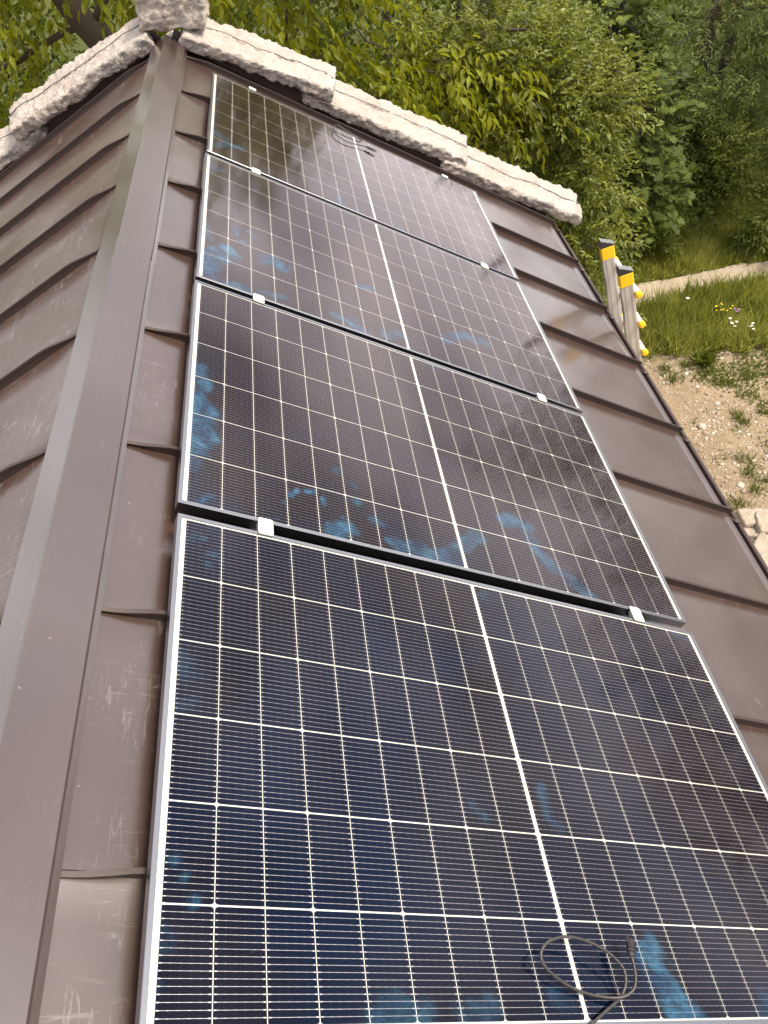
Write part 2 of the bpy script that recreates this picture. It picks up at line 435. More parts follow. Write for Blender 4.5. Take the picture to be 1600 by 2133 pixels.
# smudges on the glass (panel, points, half width, strength) and cable runs, in panel coordinates
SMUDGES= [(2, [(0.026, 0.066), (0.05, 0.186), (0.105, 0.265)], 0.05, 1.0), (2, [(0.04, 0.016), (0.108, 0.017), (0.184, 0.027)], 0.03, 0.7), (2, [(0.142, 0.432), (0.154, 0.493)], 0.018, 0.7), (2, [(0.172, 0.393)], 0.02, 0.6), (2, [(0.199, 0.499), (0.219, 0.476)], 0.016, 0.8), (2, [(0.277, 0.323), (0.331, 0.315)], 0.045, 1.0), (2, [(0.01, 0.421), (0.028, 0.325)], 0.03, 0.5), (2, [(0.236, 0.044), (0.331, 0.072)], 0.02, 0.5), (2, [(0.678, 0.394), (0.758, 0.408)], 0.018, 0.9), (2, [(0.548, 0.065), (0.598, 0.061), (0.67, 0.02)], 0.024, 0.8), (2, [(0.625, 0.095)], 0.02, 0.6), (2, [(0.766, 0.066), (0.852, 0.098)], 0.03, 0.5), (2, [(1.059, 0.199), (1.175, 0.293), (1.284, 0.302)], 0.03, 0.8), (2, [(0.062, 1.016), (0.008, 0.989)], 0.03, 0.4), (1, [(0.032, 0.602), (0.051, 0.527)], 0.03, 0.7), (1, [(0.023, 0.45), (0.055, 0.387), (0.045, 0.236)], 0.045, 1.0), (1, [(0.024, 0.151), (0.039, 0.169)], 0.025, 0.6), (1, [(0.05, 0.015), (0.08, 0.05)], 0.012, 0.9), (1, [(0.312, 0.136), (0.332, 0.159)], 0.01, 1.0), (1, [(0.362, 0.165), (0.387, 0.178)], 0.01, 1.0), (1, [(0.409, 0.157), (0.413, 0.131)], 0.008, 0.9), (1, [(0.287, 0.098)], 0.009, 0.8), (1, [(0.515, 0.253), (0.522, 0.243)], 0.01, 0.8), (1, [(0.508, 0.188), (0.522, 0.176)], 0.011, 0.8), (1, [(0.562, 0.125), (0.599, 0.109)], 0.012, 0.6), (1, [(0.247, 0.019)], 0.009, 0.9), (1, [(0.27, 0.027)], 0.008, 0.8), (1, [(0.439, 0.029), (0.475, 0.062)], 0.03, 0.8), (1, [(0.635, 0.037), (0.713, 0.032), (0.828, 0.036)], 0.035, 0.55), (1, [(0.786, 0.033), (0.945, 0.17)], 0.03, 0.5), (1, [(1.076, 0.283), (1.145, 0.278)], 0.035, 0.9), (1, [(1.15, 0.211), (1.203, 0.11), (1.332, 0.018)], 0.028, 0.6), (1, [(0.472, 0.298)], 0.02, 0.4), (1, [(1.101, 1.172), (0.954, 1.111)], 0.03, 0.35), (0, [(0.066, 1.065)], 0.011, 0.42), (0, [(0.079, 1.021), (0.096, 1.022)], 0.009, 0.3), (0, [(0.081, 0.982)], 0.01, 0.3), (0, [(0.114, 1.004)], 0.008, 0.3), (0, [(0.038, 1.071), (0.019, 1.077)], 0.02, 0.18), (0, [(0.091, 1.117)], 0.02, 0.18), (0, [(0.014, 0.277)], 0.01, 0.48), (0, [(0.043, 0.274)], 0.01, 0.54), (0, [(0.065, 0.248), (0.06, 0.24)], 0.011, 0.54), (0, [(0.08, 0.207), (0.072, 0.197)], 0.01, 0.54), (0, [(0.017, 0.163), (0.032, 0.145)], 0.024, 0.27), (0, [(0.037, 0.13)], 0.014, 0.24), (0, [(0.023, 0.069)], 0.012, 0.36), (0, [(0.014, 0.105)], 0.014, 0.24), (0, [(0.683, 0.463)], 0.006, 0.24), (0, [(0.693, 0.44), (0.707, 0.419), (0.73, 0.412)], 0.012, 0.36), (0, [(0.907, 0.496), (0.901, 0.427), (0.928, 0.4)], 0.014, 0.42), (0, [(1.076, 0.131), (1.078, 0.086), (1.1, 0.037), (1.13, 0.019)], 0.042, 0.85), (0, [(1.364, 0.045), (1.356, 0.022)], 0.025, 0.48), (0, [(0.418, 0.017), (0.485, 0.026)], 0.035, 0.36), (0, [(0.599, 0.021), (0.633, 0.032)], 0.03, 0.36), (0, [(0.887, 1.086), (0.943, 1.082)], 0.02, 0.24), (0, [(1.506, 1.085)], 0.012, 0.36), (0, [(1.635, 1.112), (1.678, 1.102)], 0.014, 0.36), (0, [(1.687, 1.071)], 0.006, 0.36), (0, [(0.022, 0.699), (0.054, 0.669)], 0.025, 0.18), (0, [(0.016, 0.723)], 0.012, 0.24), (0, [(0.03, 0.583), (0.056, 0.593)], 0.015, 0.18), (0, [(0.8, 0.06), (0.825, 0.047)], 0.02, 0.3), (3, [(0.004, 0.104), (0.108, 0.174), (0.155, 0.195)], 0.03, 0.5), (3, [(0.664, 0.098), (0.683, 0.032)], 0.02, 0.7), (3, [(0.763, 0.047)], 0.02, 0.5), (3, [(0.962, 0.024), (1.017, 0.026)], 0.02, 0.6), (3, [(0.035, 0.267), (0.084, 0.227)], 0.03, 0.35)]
CABLE0= [(0.8337, -0.0078, 0.0), (0.8588, 0.0053, 0.008), (0.8994, 0.0262, 0.012), (0.9366, 0.0449, 0.015), (0.9531, 0.0601, 0.02), (0.9589, 0.0773, 0.028), (0.954, 0.0986, 0.034), (0.924, 0.1237, 0.038), (0.8791, 0.1425, 0.04), (0.8275, 0.1504, 0.04), (0.7829, 0.1416, 0.036), (0.7636, 0.1235, 0.03), (0.7663, 0.106, 0.024), (0.7863, 0.0889, 0.018), (0.827, 0.0687, 0.012), (0.8683, 0.0566, 0.01), (0.916, 0.0484, 0.014), (0.9464, 0.0483, 0.022), (0.9671, 0.0572, 0.03), (0.9773, 0.075, 0.036), (0.9807, 0.1003, 0.04), (0.9789, 0.1159, 0.042)]
CON0= [(0.9789, 0.1159, 0.042), (0.989, 0.1478, 0.044)]
CABLE1= [(0.949, 4.6595, -0.02), (0.9056, 4.6068, 0.006), (0.846, 4.6161, 0.012), (0.7961, 4.6266, 0.016), (0.7554, 4.6362, 0.018), (0.7356, 4.5969, 0.018), (0.7264, 4.5211, 0.016), (0.7425, 4.4707, 0.012), (0.8047, 4.4469, 0.01), (0.8809, 4.481, 0.01), (0.9356, 4.5016, 0.012)]
CON1= [(0.9356, 4.5016, 0.012), (0.9911, 4.4916, 0.014)]

# ------------------------------------------------------------------ ground
def gz(x, y):
    z = 0.07 * noise.noise(Vector((x * 0.45, y * 0.45, 3.1))) + 0.03 * noise.noise(Vector((x * 1.7, y * 1.7, 8.2)))
    r = max(0.0, y - 14.0)
    return z + 0.03 * r if r < 40 else z + 1.2

def lines(lo, hi, step, far):
    a = list(np.arange(lo, hi + 1e-6, step)); s = step
    while a[-1] < far: s *= 1.35; a.append(a[-1] + s)
    s = step
    while a[0] > -far: s *= 1.35; a.insert(0, a[0] - s)
    return a
gx = lines(-6, 12, 0.25, 320); gy = lines(-3, 20, 0.25, 320)
gv = [(x, y, gz(x, y)) for y in gy for x in gx]
nx = len(gx)
gf = [(j*nx+i, j*nx+i+1, (j+1)*nx+i+1, (j+1)*nx+i) for j in range(len(gy)-1) for i in range(nx-1)]
o = mk('ground', gv, gf, M_GROUND, smooth=True); o['kind'] = 'structure'

# foot path: low edge and high edge traced on the ground
lowE = [at_ground(1300, 652), at_ground(1340, 641), at_ground(1450, 611), at_ground(1600, 577), at_ground(1700, 556)]
higE = [at_ground(1310, 600), at_ground(1350, 590), at_ground(1460, 568), at_ground(1600, 543), at_ground(1700, 526)]
lowE = [lowE[0] + (lowE[0]-lowE[1])*4] + lowE + [lowE[-1] + (lowE[-1]-lowE[-2])*4]
higE = [higE[0] + (higE[0]-higE[1])*4] + higE + [higE[-1] + (higE[-1]-higE[-2])*4]
A = catmull(lowE, 10); B = catmull(higE, 10)
pv = []; pf = []
NP = 7
for i, (a_, b_) in enumerate(zip(A, B)):
    for k in range(NP):
        t = k / (NP - 1)
        q = a_.lerp(b_, t)
        j = 0.05 * noise.noise(q * 2.3) if k in (0, NP - 1) else 0
        q.y += j
        pv.append((q.x, q.y, gz(q.x, q.y) + 0.012 - 0.02 * math.sin(math.pi * t) + 0.012))
for i in range(len(A) - 1):
    for k in range(NP - 1):
        pf.append((i*NP+k, (i+1)*NP+k, (i+1)*NP+k+1, i*NP+k+1))
o = mk('path', pv, pf, M_PATH, smooth=True); o['kind'] = 'structure'
PATH_A, PATH_B = A, B
def on_path(x, y, pad=0.0):
    best = None
    for a_, b_ in zip(PATH_A, PATH_B):
        mx_ = (a_.x + b_.x) / 2
        d = abs(mx_ - x)
        if best is None or d < best[0]: best = (d, min(a_.y, b_.y), max(a_.y, b_.y))
    return best[1] - pad < y < best[2] + pad

# ------------------------------------------------------------------ house
ALPHA = math.radians(28.8)
SA, CA = math.sin(ALPHA), math.cos(ALPHA)
APEX = Vector((-0.26769, 0.0, 5.64446))
SLOPE = 2.756                       # ridge to eave along the slope
V0, V1 = -1.486, 5.13               # along the ridge
SEAM_V = [0.275 + 0.587 * k for k in range(-3, 9)]
def R2W(x, y, z):                   # right slope frame to world
    return Vector((APEX.x + x*CA + z*SA, y, APEX.z - x*SA + z*CA))

house = thing('house', 'brown standing seam metal roofed house under the solar panels', 'house', (APEX.x, 2.0, 0))
def hp(o, loc=None, rot=None):      # attach a part that is given in world coordinates
    o.parent = house; o.matrix_parent_inverse = Matrix.Translation(-Vector(house.location)); return o

# walls
hw = 2.05
zt = lambda d: APEX.z - 0.13 - d * math.tan(ALPHA)
mb = MB(); mb.prism([(APEX.x-hw, -0.1), (APEX.x+hw, -0.1), (APEX.x+hw, zt(hw)), (APEX.x, zt(0)), (APEX.x-hw, zt(hw))], -1.25, 5.10, 'y')
hp(mb.build('wall', M_WALL))
hg = 2.46
zg = lambda d: APEX.z - 0.03 - d * math.tan(ALPHA)
mb = MB(); mb.prism([(APEX.x-hg, zg(hg)-0.5), (APEX.x-hw-0.03, zg(hg)-0.5), (APEX.x-hw-0.03, -0.1), (APEX.x+hw+0.03, -0.1), (APEX.x+hw+0.03, zg(hg)-0.5), (APEX.x+hg, zg(hg)-0.5), (APEX.x+hg, zg(hg)), (APEX.x, zg(0)), (APEX.x-hg, zg(hg))], 5.135, 5.50, 'y')
hp(mb.build('gable_wall', M_WALL))

slopes = {}
for side in (1, -1):
    # deck is the part; trays and seams are its sub-parts, all in the slope's own frame
    mb = MB()
    x0, x1 = (0.02, SLOPE - 0.02) if side > 0 else (-SLOPE + 0.02, -0.02)
    mb.box(x0, x1, V0 + 0.01, V1 - 0.005, -0.10, -0.012)
    d = mb.build('roof_slope', M_DECK)
    d.location = Vector((0, -2.0, APEX.z)); d.rotation_euler = (0, ALPHA * side, 0); d.parent = house
    slopes[side] = d

def tray(side, va, vb, idx):
    nxg, nyg = 56, 14
    V = []; 
    for j in range(nyg + 1):
        for i in range(nxg + 1):
            x = 0.015 + (SLOPE - 0.015) * i / nxg
            t = j / nyg
            y = va + 0.004 + (vb - va - 0.008) * t
            edge = min(t, 1 - t) * (vb - va)
            z = 0.0022 * noise.noise(Vector((x * 1.6, y * 2.6, idx * 3.3 + side))) + 0.0008 * noise.noise(Vector((x * 6, y * 5, idx * 1.7)))
            z *= min(1, edge / 0.08)
            z += 0.004 * max(0, 1 - edge / 0.018) ** 2
            if x < 0.30: z += 0.004 * max(0, 1 - edge/0.10) * (1 - x / 0.30) * (0.6 + 0.8*noise.noise(Vector((x*9, y*9, idx))))
            V.append((x * side, y, z))
    F = []
    for j in range(nyg):
        for i in range(nxg):
            q = (j*(nxg+1)+i, j*(nxg+1)+i+1, (j+1)*(nxg+1)+i+1, (j+1)*(nxg+1)+i)
            F.append(q if side > 0 else q[::-1])
    # eave turn-down
    n0 = len(V)
    for j in range(nyg + 1):
        V.append((SLOPE * side, V[j*(nxg+1)+nxg][1], -0.022))
    for j in range(nyg):
        q = (j*(nxg+1)+nxg, n0 + j, n0 + j + 1, (j+1)*(nxg+1)+nxg)
        F.append(q if side < 0 else q[::-1])
    return mk('roof_tray', V, F, M_ROOF if side > 0 else M_ROOF_WORN, slopes[side], True)

def seam(side, v, idx):
    """standing rib; towards the ridge it is folded over and dressed flat under the cap"""
    H, Wd = 0.032, 0.0085
    xs = [0.03, 0.08, 0.11, 0.14, 0.17, 0.20, 0.235, 0.27, 0.31, 0.36] + list(np.linspace(0.5, SLOPE + 0.002, 12))
    V = []
    prof = [(-Wd/2 - 0.004, 0.0), (-Wd/2, 0.004), (-Wd/2, H*0.72), (-Wd/2 - 0.0025, H*0.75), (-Wd/2 - 0.0025, H), (Wd/2, H), (Wd/2, 0.004), (Wd/2 + 0.004, 0.0)]
    for x in xs:
        t = max(0.0, min(1.0, (x - 0.10) / 0.17)); t = t*t*(3-2*t)
        ang = math.radians(30 if side > 0 else 10) * (1 - t)
        hh = (0.42 + 0.58 * t) if side > 0 else (0.30 + 0.70 * t)
        wob = 0.0006 * noise.noise(Vector((x * 3, v * 7, side)))
        for (py, pz) in prof:
            pz2 = pz * hh
            yy = py * math.cos(ang) - pz2 * math.sin(ang)
            zz = max(0.0, py * math.sin(ang) * 0.6 + pz2 * math.cos(ang)) + (0.003 if pz > 0.01 else 0)
            V.append((x * side, v + yy + wob, zz))
    n = len(prof); F = []
    for i in range(len(xs) - 1):
        for k in range(n - 1):
            q = (i*n+k, (i+1)*n+k, (i+1)*n+k+1, i*n+k+1)
            F.append(q if side < 0 else q[::-1])
    F.append(tuple(range((len(xs)-1)*n, len(xs)*n)))
    return mk('seam', V, F, M_SEAM, slopes[side])

for side in (1, -1):
    vs = SEAM_V + [V1]
    for i in range(len(vs) - 1):
        tray(side, vs[i], vs[i + 1], i)
    for i, v in enumerate(SEAM_V[1:]):
        seam(side, v, i)

# ridge cap: two lengths, the near one lapped over the far one
def ridge_cap(ya, yb, lift, jog):
    c0 = Vector((APEX.x, 0, APEX.z + 0.040 + lift))
    wr, wl_ = 0.124, 0.096
    r = Vector((CA, 0, -SA)); l = Vector((-CA, 0, -SA)); nr = Vector((SA, 0, CA)); nl_ = Vector((-SA, 0, CA))
    pr = [c0 + l*wl_ - nl_*0.030 - l*0.004, c0 + l*wl_ - nl_*0.002, c0 + l*(wl_-0.003), c0 + l*0.006 - Vector((0,0,0.0005)), c0, c0 + r*0.006 - Vector((0,0,0.0005)), c0 + r*(wr-0.003), c0 + r*wr - nr*0.002, c0 + r*(wr+0.003) - nr*0.016, c0 + r*(wr+0.017) - nr*0.022]
    V = []; F = []; ny = 26
    for j in range(ny + 1):
        y = ya + (yb - ya) * j / ny
        for k, q in enumerate(pr):
            w = 0.0014 * noise.noise(Vector((k * 0.7, y * 1.4, jog))) if k not in (3, 4, 5) else 0.0006 * noise.noise(Vector((0, y*1.1, jog)))
            V.append((q.x, y, q.z + w))
    n = len(pr)
    for j in range(ny):
        for k in range(n - 1):
            F.append((j*n+k, j*n+k+1, (j+1)*n+k+1, (j+1)*n+k)[::1])
    o = mk('ridge_cap', V, F, M_CAP)
    s = o.modifiers.new('thick', 'SOLIDIFY'); s.thickness = 0.0012; s.offset = 1
    return hp(o)
ridge_cap(V0, 2.505, 0.007, 1.0)
ridge_cap(2.455, 5.12, 0.0, 5.0)

# eave channel along both eaves, one length per tray with a clip at each joint
def eave(side):
    vs = SEAM_V + [V1]
    for i in range(len(vs) - 1):
        va, vb = vs[i], vs[i+1]
        e0 = SLOPE + 0.002
        inner = [(e0 - 0.006, -0.020), (e0 - 0.004, -0.060), (e0 + 0.020, -0.072), (e0 + 0.046, -0.055), (e0 + 0.052, -0.022)]
        bead = [(e0 + 0.061 + 0.011*math.cos(t), -0.014 + 0.011*math.sin(t)) for t in np.linspace(math.pi*1.15, -math.pi*0.85, 10)]
        pr = inner + bead
        V = []; F = []
        for y in np.linspace(va + 0.001, vb - 0.001, 5):
            for (x, z) in pr: V.append((x*side, y, z + 0.001*noise.noise(Vector((y*3, side, i)))))
        n = len(pr)
        for j in range(4):
            for k in range(n - 1): F.append((j*n+k, j*n+k+1, (j+1)*n+k+1, (j+1)*n+k))
        o = mk('eave_channel', V, F, M_EAVE, slopes[side], False)
        so = o.modifiers.new('thick', 'SOLIDIFY'); so.thickness = 0.0015
        # clip strap
        mb = MB()
        y0 = va - 0.035 - 0.01 * (i % 2)
        for (xa, za), (xb, zb) in zip([(e0-0.004, 0.004), (e0+0.040, -0.006), (e0+0.061, 0.000), (e0+0.075, -0.008)], [(e0+0.040, -0.006), (e0+0.061, 0.000), (e0+0.075, -0.008), (e0+0.076, -0.04)]):
            v = [(xa*side, y0, za), (xb*side, y0, zb), (xb*side, y0+0.02, zb), (xa*side, y0+0.02, za)]
            v += [(p[0], p[1], p[2]-0.002) for p in v]
            mb.add(v, [(0,1,2,3), (7,6,5,4), (0,4,5,1), (2,6,7,3), (1,5,6,2), (3,7,4,0)])
        mb.build('eave_clip', M_EAVE, slopes[side])
eave(1); eave(-1)

# verge upstand of the far gable (dark trim under the coping stones)
for side in (1, -1):
    mb = MB(); mb.box(*( (0.02, SLOPE) if side > 0 else (-SLOPE, -0.02)), V1 + 0.001, V1 + 0.004, -0.05, 0.078)
    mb.build('verge_trim', M_EAVE, slopes[side])

# ------------------------------------------------------------------ coping stones
def rough_block(name, L, D, T, seed, mat=M_STONE, amp=1.0, res=0.0125, taper=0.0, edge=0.02):
    """rough slab: length x, depth y, thickness z, origin at centre of its base"""
    nx_, ny_, nz_ = max(4, int(L/res)), max(4, int(D/res)), max(3, int(T/res))
    idx = {}; V = []; F = []
    def vid(i, j, k):
        key = (i, j, k)
        if key not in idx:
            x, y, z = -L/2 + L*i/nx_, -D/2 + D*j/ny_, T*k/nz_
            p = Vector((x, y, z - T/2)); hx, hy, hz = L/2, D/2, T/2
            # rounded box
            q = Vector((max(-hx+edge, min(hx-edge, p.x)), max(-hy+edge, min(hy-edge, p.y)), max(-hz+edge, min(hz-edge, p.z))))
            dlt = p - q
            if dlt.length > 1e-6: p = q + dlt.normalized() * edge
            s = Vector((seed*3.7, seed*1.3, seed*2.1))
            nrm = dlt.normalized() if dlt.length > 1e-6 else Vector((0, 0, 1))
            o1 = noise.noise_vector(p * 3.1 + s) * 0.014
            o2 = noise.noise_vector(p * 15.0 + s) * 0.008
            f = noise.fractal(p * 34 + s, 0.7, 2.1, 4) * 0.012 - 0.012 * max(0.0, noise.noise(p * 8 + s * 2))
            rid = abs(noise.noise(Vector((p.x*6, p.y*16, p.z*20)) + s)) * -0.012
            p = p + (o1 + o2) * amp + nrm * (f + rid) * amp
            idx[key] = len(V); V.append((p.x, p.y, p.z + T/2))
        return idx[key]
    def quad(a, b, c, d, flip):
        F.append((a, b, c, d) if not flip else (d, c, b, a))
    for i in range(nx_):
        for j in range(ny_):
            quad(vid(i,j,nz_), vid(i+1,j,nz_), vid(i+1,j+1,nz_), vid(i,j+1,nz_), False)
            quad(vid(i,j,0), vid(i+1,j,0), vid(i+1,j+1,0), vid(i,j+1,0), True)
    for i in range(nx_):
        for k in range(nz_):
            quad(vid(i,0,k), vid(i+1,0,k), vid(i+1,0,k+1), vid(i,0,k+1), False)
            quad(vid(i,ny_,k), vid(i+1,ny_,k), vid(i+1,ny_,k+1), vid(i,ny_,k+1), True)
    for j in range(ny_):
        for k in range(nz_):
            quad(vid(0,j,k), vid(0,j+1,k), vid(0,j+1,k+1), vid(0,j,k+1), True)
            quad(vid(nx_,j,k), vid(nx_,j+1,k), vid(nx_,j+1,k+1), vid(nx_,j,k+1), False)
    return mk(name, V, F, mat, None, True)

def surf_wire(stone, pts, r=0.0028):
    """wire lying on the upper face: snapped on the nearest stone vertex height"""
    co = np.array([v.co[:] for v in stone.data.vertices])
    out = []
    for (x, y) in pts:
        d = (co[:, 0]-x)**2 + (co[:, 1]-y)**2
        near = np.argsort(d)[:24]
        out.append((x, y, co[near, 2].max() + 0.001))
    mb = MB(); mb.tube(out, r, 5)
    o = mb.build('wire', M_WIRE, stone, True)
    return o

def coping(side, xa, xb, za, zb, vc, D, T, tilt, seed, label):
    """slab between slope distances xa..xb, its base rising from za to zb above the slope"""
    L = xb - xa + 0.02
    o = rough_block('coping_stone', L, D, T, seed)
    xm, zm = (xa + xb) / 2, (za + zb) / 2
    base = R2W(xm, vc, zm)
    if side < 0: base.x = 2*APEX.x - base.x
    pitch = (ALPHA - math.atan2(zb - za, xb - xa)) * side
    o.rotation_mode = 'XYZ'
    o.matrix_world = Matrix.Translation(base) @ Matrix.Rotation(pitch, 4, 'Y') @ Matrix.Rotation(tilt, 4, 'X')
    ys = [0.01 + 0.02*noise.noise(Vector((t*3, seed, 0))) for t in np.linspace(0, 1, 16)]
    surf_wire(o, [(-L/2 + 0.02 + (L-0.04)*t, y) for t, y in zip(np.linspace(0, 1, 16), ys)])
    return tag(o, label, 'stone', 'coping stones along the gable')
COP_V, COP_D, COP_T, TILT = 5.205, 0.30, 0.088, math.radians(14)
coping(1, 0.07, 1.01, 0.055, 0.125, COP_V-0.02, COP_D, COP_T, TILT, 1.0, 'long pale coping stone just right of the apex block, top of the right row')
coping(1, 0.85, 2.02, 0.035, 0.085, COP_V+0.02, COP_D, COP_T, TILT, 2.0, 'middle rough coping stone in the row right of the apex, above panel cable')
coping(1, 1.87, 2.99, 0.020, 0.060, COP_V+0.02, COP_D, COP_T, TILT, 3.0, 'lowest coping stone on the right, its rough end overhanging the eave')
coping(-1, 0.06, 1.10, 0.055, 0.125, COP_V-0.02, COP_D, COP_T, TILT, 4.0, 'pale coping stone just left of the apex block')
coping(-1, 0.95, 2.05, 0.030, 0.080, COP_V+0.02, COP_D, COP_T, TILT, 5.0, 'coping stone at the far left edge, lower of the left pair')
o = rough_block('coping_stone', 0.40, 0.38, 0.18, 6.0)
o.matrix_world = Matrix.Translation((APEX.x + 0.06, 5.24, APEX.z + 0.078)) @ Matrix.Rotation(0.05, 4, 'Y') @ Matrix.Rotation(math.radians(4), 4, 'X')
tag(o, 'thick square pale stone block capping the gable apex', 'stone', 'coping stones along the gable')

# ------------------------------------------------------------------ solar panels
PW, PH, PT = 1.722, 1.134, 0.030
DU = [0.0, -0.0024, -0.0002, 0.0072]
VO = [0.0, 1.1728, 2.3368, 3.5009]
PZ = 0.090                                   # glass side above the trays
def P2W(u, v, z=0.0): return R2W(u + 0.256, v, z + PZ)
PROT = (0, ALPHA, 0)

def smudge_mask(k, U, V):
    out = np.zeros_like(U)
    for kk, pts, w, s in SMUDGES:
        if kk != k: continue
        pts = [np.array(p) for p in pts]
        segs = list(zip(pts[:-1], pts[1:])) if len(pts) > 1 else [(pts[0], pts[0] + 1e-4)]
        d = np.full_like(U, 9.0)
        for a_, b_ in segs:
            ab = b_ - a_; L2 = ab @ ab + 1e-12
            t = np.clip(((U - a_[0])*ab[0] + (V - a_[1])*ab[1]) / L2, 0, 1)
            d = np.minimum(d, np.hypot(U - a_[0] - t*ab[0], V - a_[1] - t*ab[1]))
        # uneven outline
        wob = 1 + 0.30*np.sin(U*61 + 3*kk + w*900) * np.sin(V*47 + w*500) + 0.15*np.sin(U*140 + V*110) + 0.25
        m_ = np.clip((w*wob - d) / (0.55*w + 0.002), 0, 1) * s
        out = np.maximum(out, m_)
    return out

def frame_rail(L, horizontal):
    """mitred hollow profile along +x from (0,0); outer wall on y=0, section grows to +y"""
    lip, wall, fl = 0.0105, 0.0016, 0.022
    sec = [(0, -PT), (fl, -PT), (fl, -PT+0.0016), (wall, -PT+0.0016), (wall, -0.0075), (lip, -0.0075), (lip, -0.0058), (wall+0.001, -0.0058),
           (wall+0.001, -0.0018), (lip, -0.0018), (lip, -0.0004), (0.0012, 0.0), (0, -0.0012)]
    V = [(y, y, z) for y, z in sec] + [(L - y, y, z) for y, z in sec]
    n = len(sec)
    F = [(i, (i+1) % n, n + (i+1) % n, n + i) for i in range(n)]
    F += [tuple(range(n - 1, -1, -1)), tuple(range(n, 2*n))]
    F = [q[::-1] for q in F]
    return V, F
def rail_mesh(L):
    V, F = frame_rail(L, True)
    me = bpy.data.meshes.new('frame_rail'); me.from_pydata(V, [], F); me.materials.append(M_ALU); me.update(); return me
ME_LONG, ME_SHORT = rail_mesh(PW), rail_mesh(PH)

CW, CH, GX, GY, GC = 0.091, 0.182, 0.0017, 0.0025, 0.0105
ch = 0.0042
cv2 = [(-CW/2, -CH/2), (CW/2 - ch, -CH/2), (CW/2, -CH/2 + ch), (CW/2, CH/2 - ch), (CW/2 - ch, CH/2), (-CW/2, CH/2)]
def cell_mesh(flip):
    mb = MB(); poly = [(-x, y) for x, y in cv2][::-1] if flip else cv2
    mb.prism(poly, -0.0002, 0.0, 'z')
    me = bpy.data.meshes.new('cell'); me.from_pydata(mb.v, [], mb.f); me.materials.append(M_CELL); me.update(); return me
ME_CELL = [cell_mesh(False), cell_mesh(True)]
mx0 = (PW - 18*CW - 16*GX - GC) / 2
my0 = (PH - 6*CH - 5*GY) / 2

labels = ['nearest blue black solar panel with a black cable looped on its lower edge',
          'second solar panel from the bottom, with large blue handprints along its left edge',
          'third solar panel from the bottom, between two silver clamps pairs, blue smears at its left',
          'topmost solar panel just below the pale coping stones']
def link_child(name, me, parent, loc, rotz=0.0):
    o = bpy.data.objects.new(name, me); C.objects.link(o); o.parent = parent; o.location = loc; o.rotation_euler = (0, 0, rotz); return o

for k in range(4):
    p = thing('solar_panel', labels[k], 'solar panel', P2W(DU[k], VO[k], 0), PROT, 'solar panels in a row on the roof')
    link_child('frame_rail', ME_LONG, p, (0, 0, 0))
    link_child('frame_rail', ME_LONG, p, (PW, PH, 0), math.pi)
    link_child('frame_rail', ME_SHORT, p, (PW, 0, 0), math.pi/2)
    link_child('frame_rail', ME_SHORT, p, (0, PH, 0), -math.pi/2)
    mb = MB(); mb.box(0.003, PW - 0.003, 0.003, PH - 0.003, -0.0056, -0.0042); mb.build('backsheet', M_BACK, p)
    for j in range(6):
        for i in range(18):
            x = mx0 + CW/2 + i*(CW + GX) + (GC - GX if i >= 9 else 0)
            y = my0 + CH/2 + j*(CH + GY)
            link_child('cell', ME_CELL[i % 2], p, (x, y, -0.0036))
    # glass with the smudges stored on its vertices
    st = 0.006
    nu, nv = int(PW/st), int(PH/st)
    us = np.linspace(0.003, PW - 0.003, nu); vs = np.linspace(0.003, PH - 0.003, nv)
    U, Vv = np.meshgrid(us, vs)
    V3 = np.stack([U.ravel(), Vv.ravel(), np.full(U.size, -0.0021)], 1)
    ii = np.arange(nu*nv).reshape(nv, nu)
    F = np.stack([ii[:-1, :-1].ravel(), ii[:-1, 1:].ravel(), ii[1:, 1:].ravel(), ii[1:, :-1].ravel()], 1)
    g = mk_np('glass', V3, F, M_GLASS, p)
    at_ = g.data.attributes.new('smudge', 'FLOAT', 'POINT')
    at_.data.foreach_set('value', smudge_mask(k, U, Vv).ravel().astype(np.float32))
    # tiny printed serial on the white margin, too small to read
    mb = MB(); yy = PH - 0.05
    for q in range(9):
        h_ = 0.0035 if q % 3 else 0.0022
        mb.add(*box_vf(0.0135, 0.0155, yy - q*0.006, yy - q*0.006 + h_, -0.0040, -0.0038))
    mb.build('serial_print', M_TEXT, p)

# mounting rails under the panels
for q, (u, lb) in enumerate([(0.232, 'left aluminium mounting rail running under the solar panels'), (1.492, 'right aluminium mounting rail running under the solar panels')]):
    mb = MB(); mb.prism([(-0.02, -0.036), (0.02, -0.036), (0.02, 0.0), (0.006, 0.0), (0.006, -0.012), (-0.006, -0.012), (-0.006, 0.0), (-0.02, 0.0)], -0.10, 4.70, 'y')
    r = thing('mounting_rail', lb, 'rail', P2W(u, 0, -PT - 0.0005), PROT, 'mounting rails under the panels')
    mb.build('rail_profile', M_RAIL, r)
    mb = MB()
    for v in SEAM_V:
        if 0 <= v <= 4.7: mb.box(-0.022, 0.022, v - 0.018, v + 0.018, -0.050, -0.0365)
    mb.build('seam_bracket', M_RAIL, r)

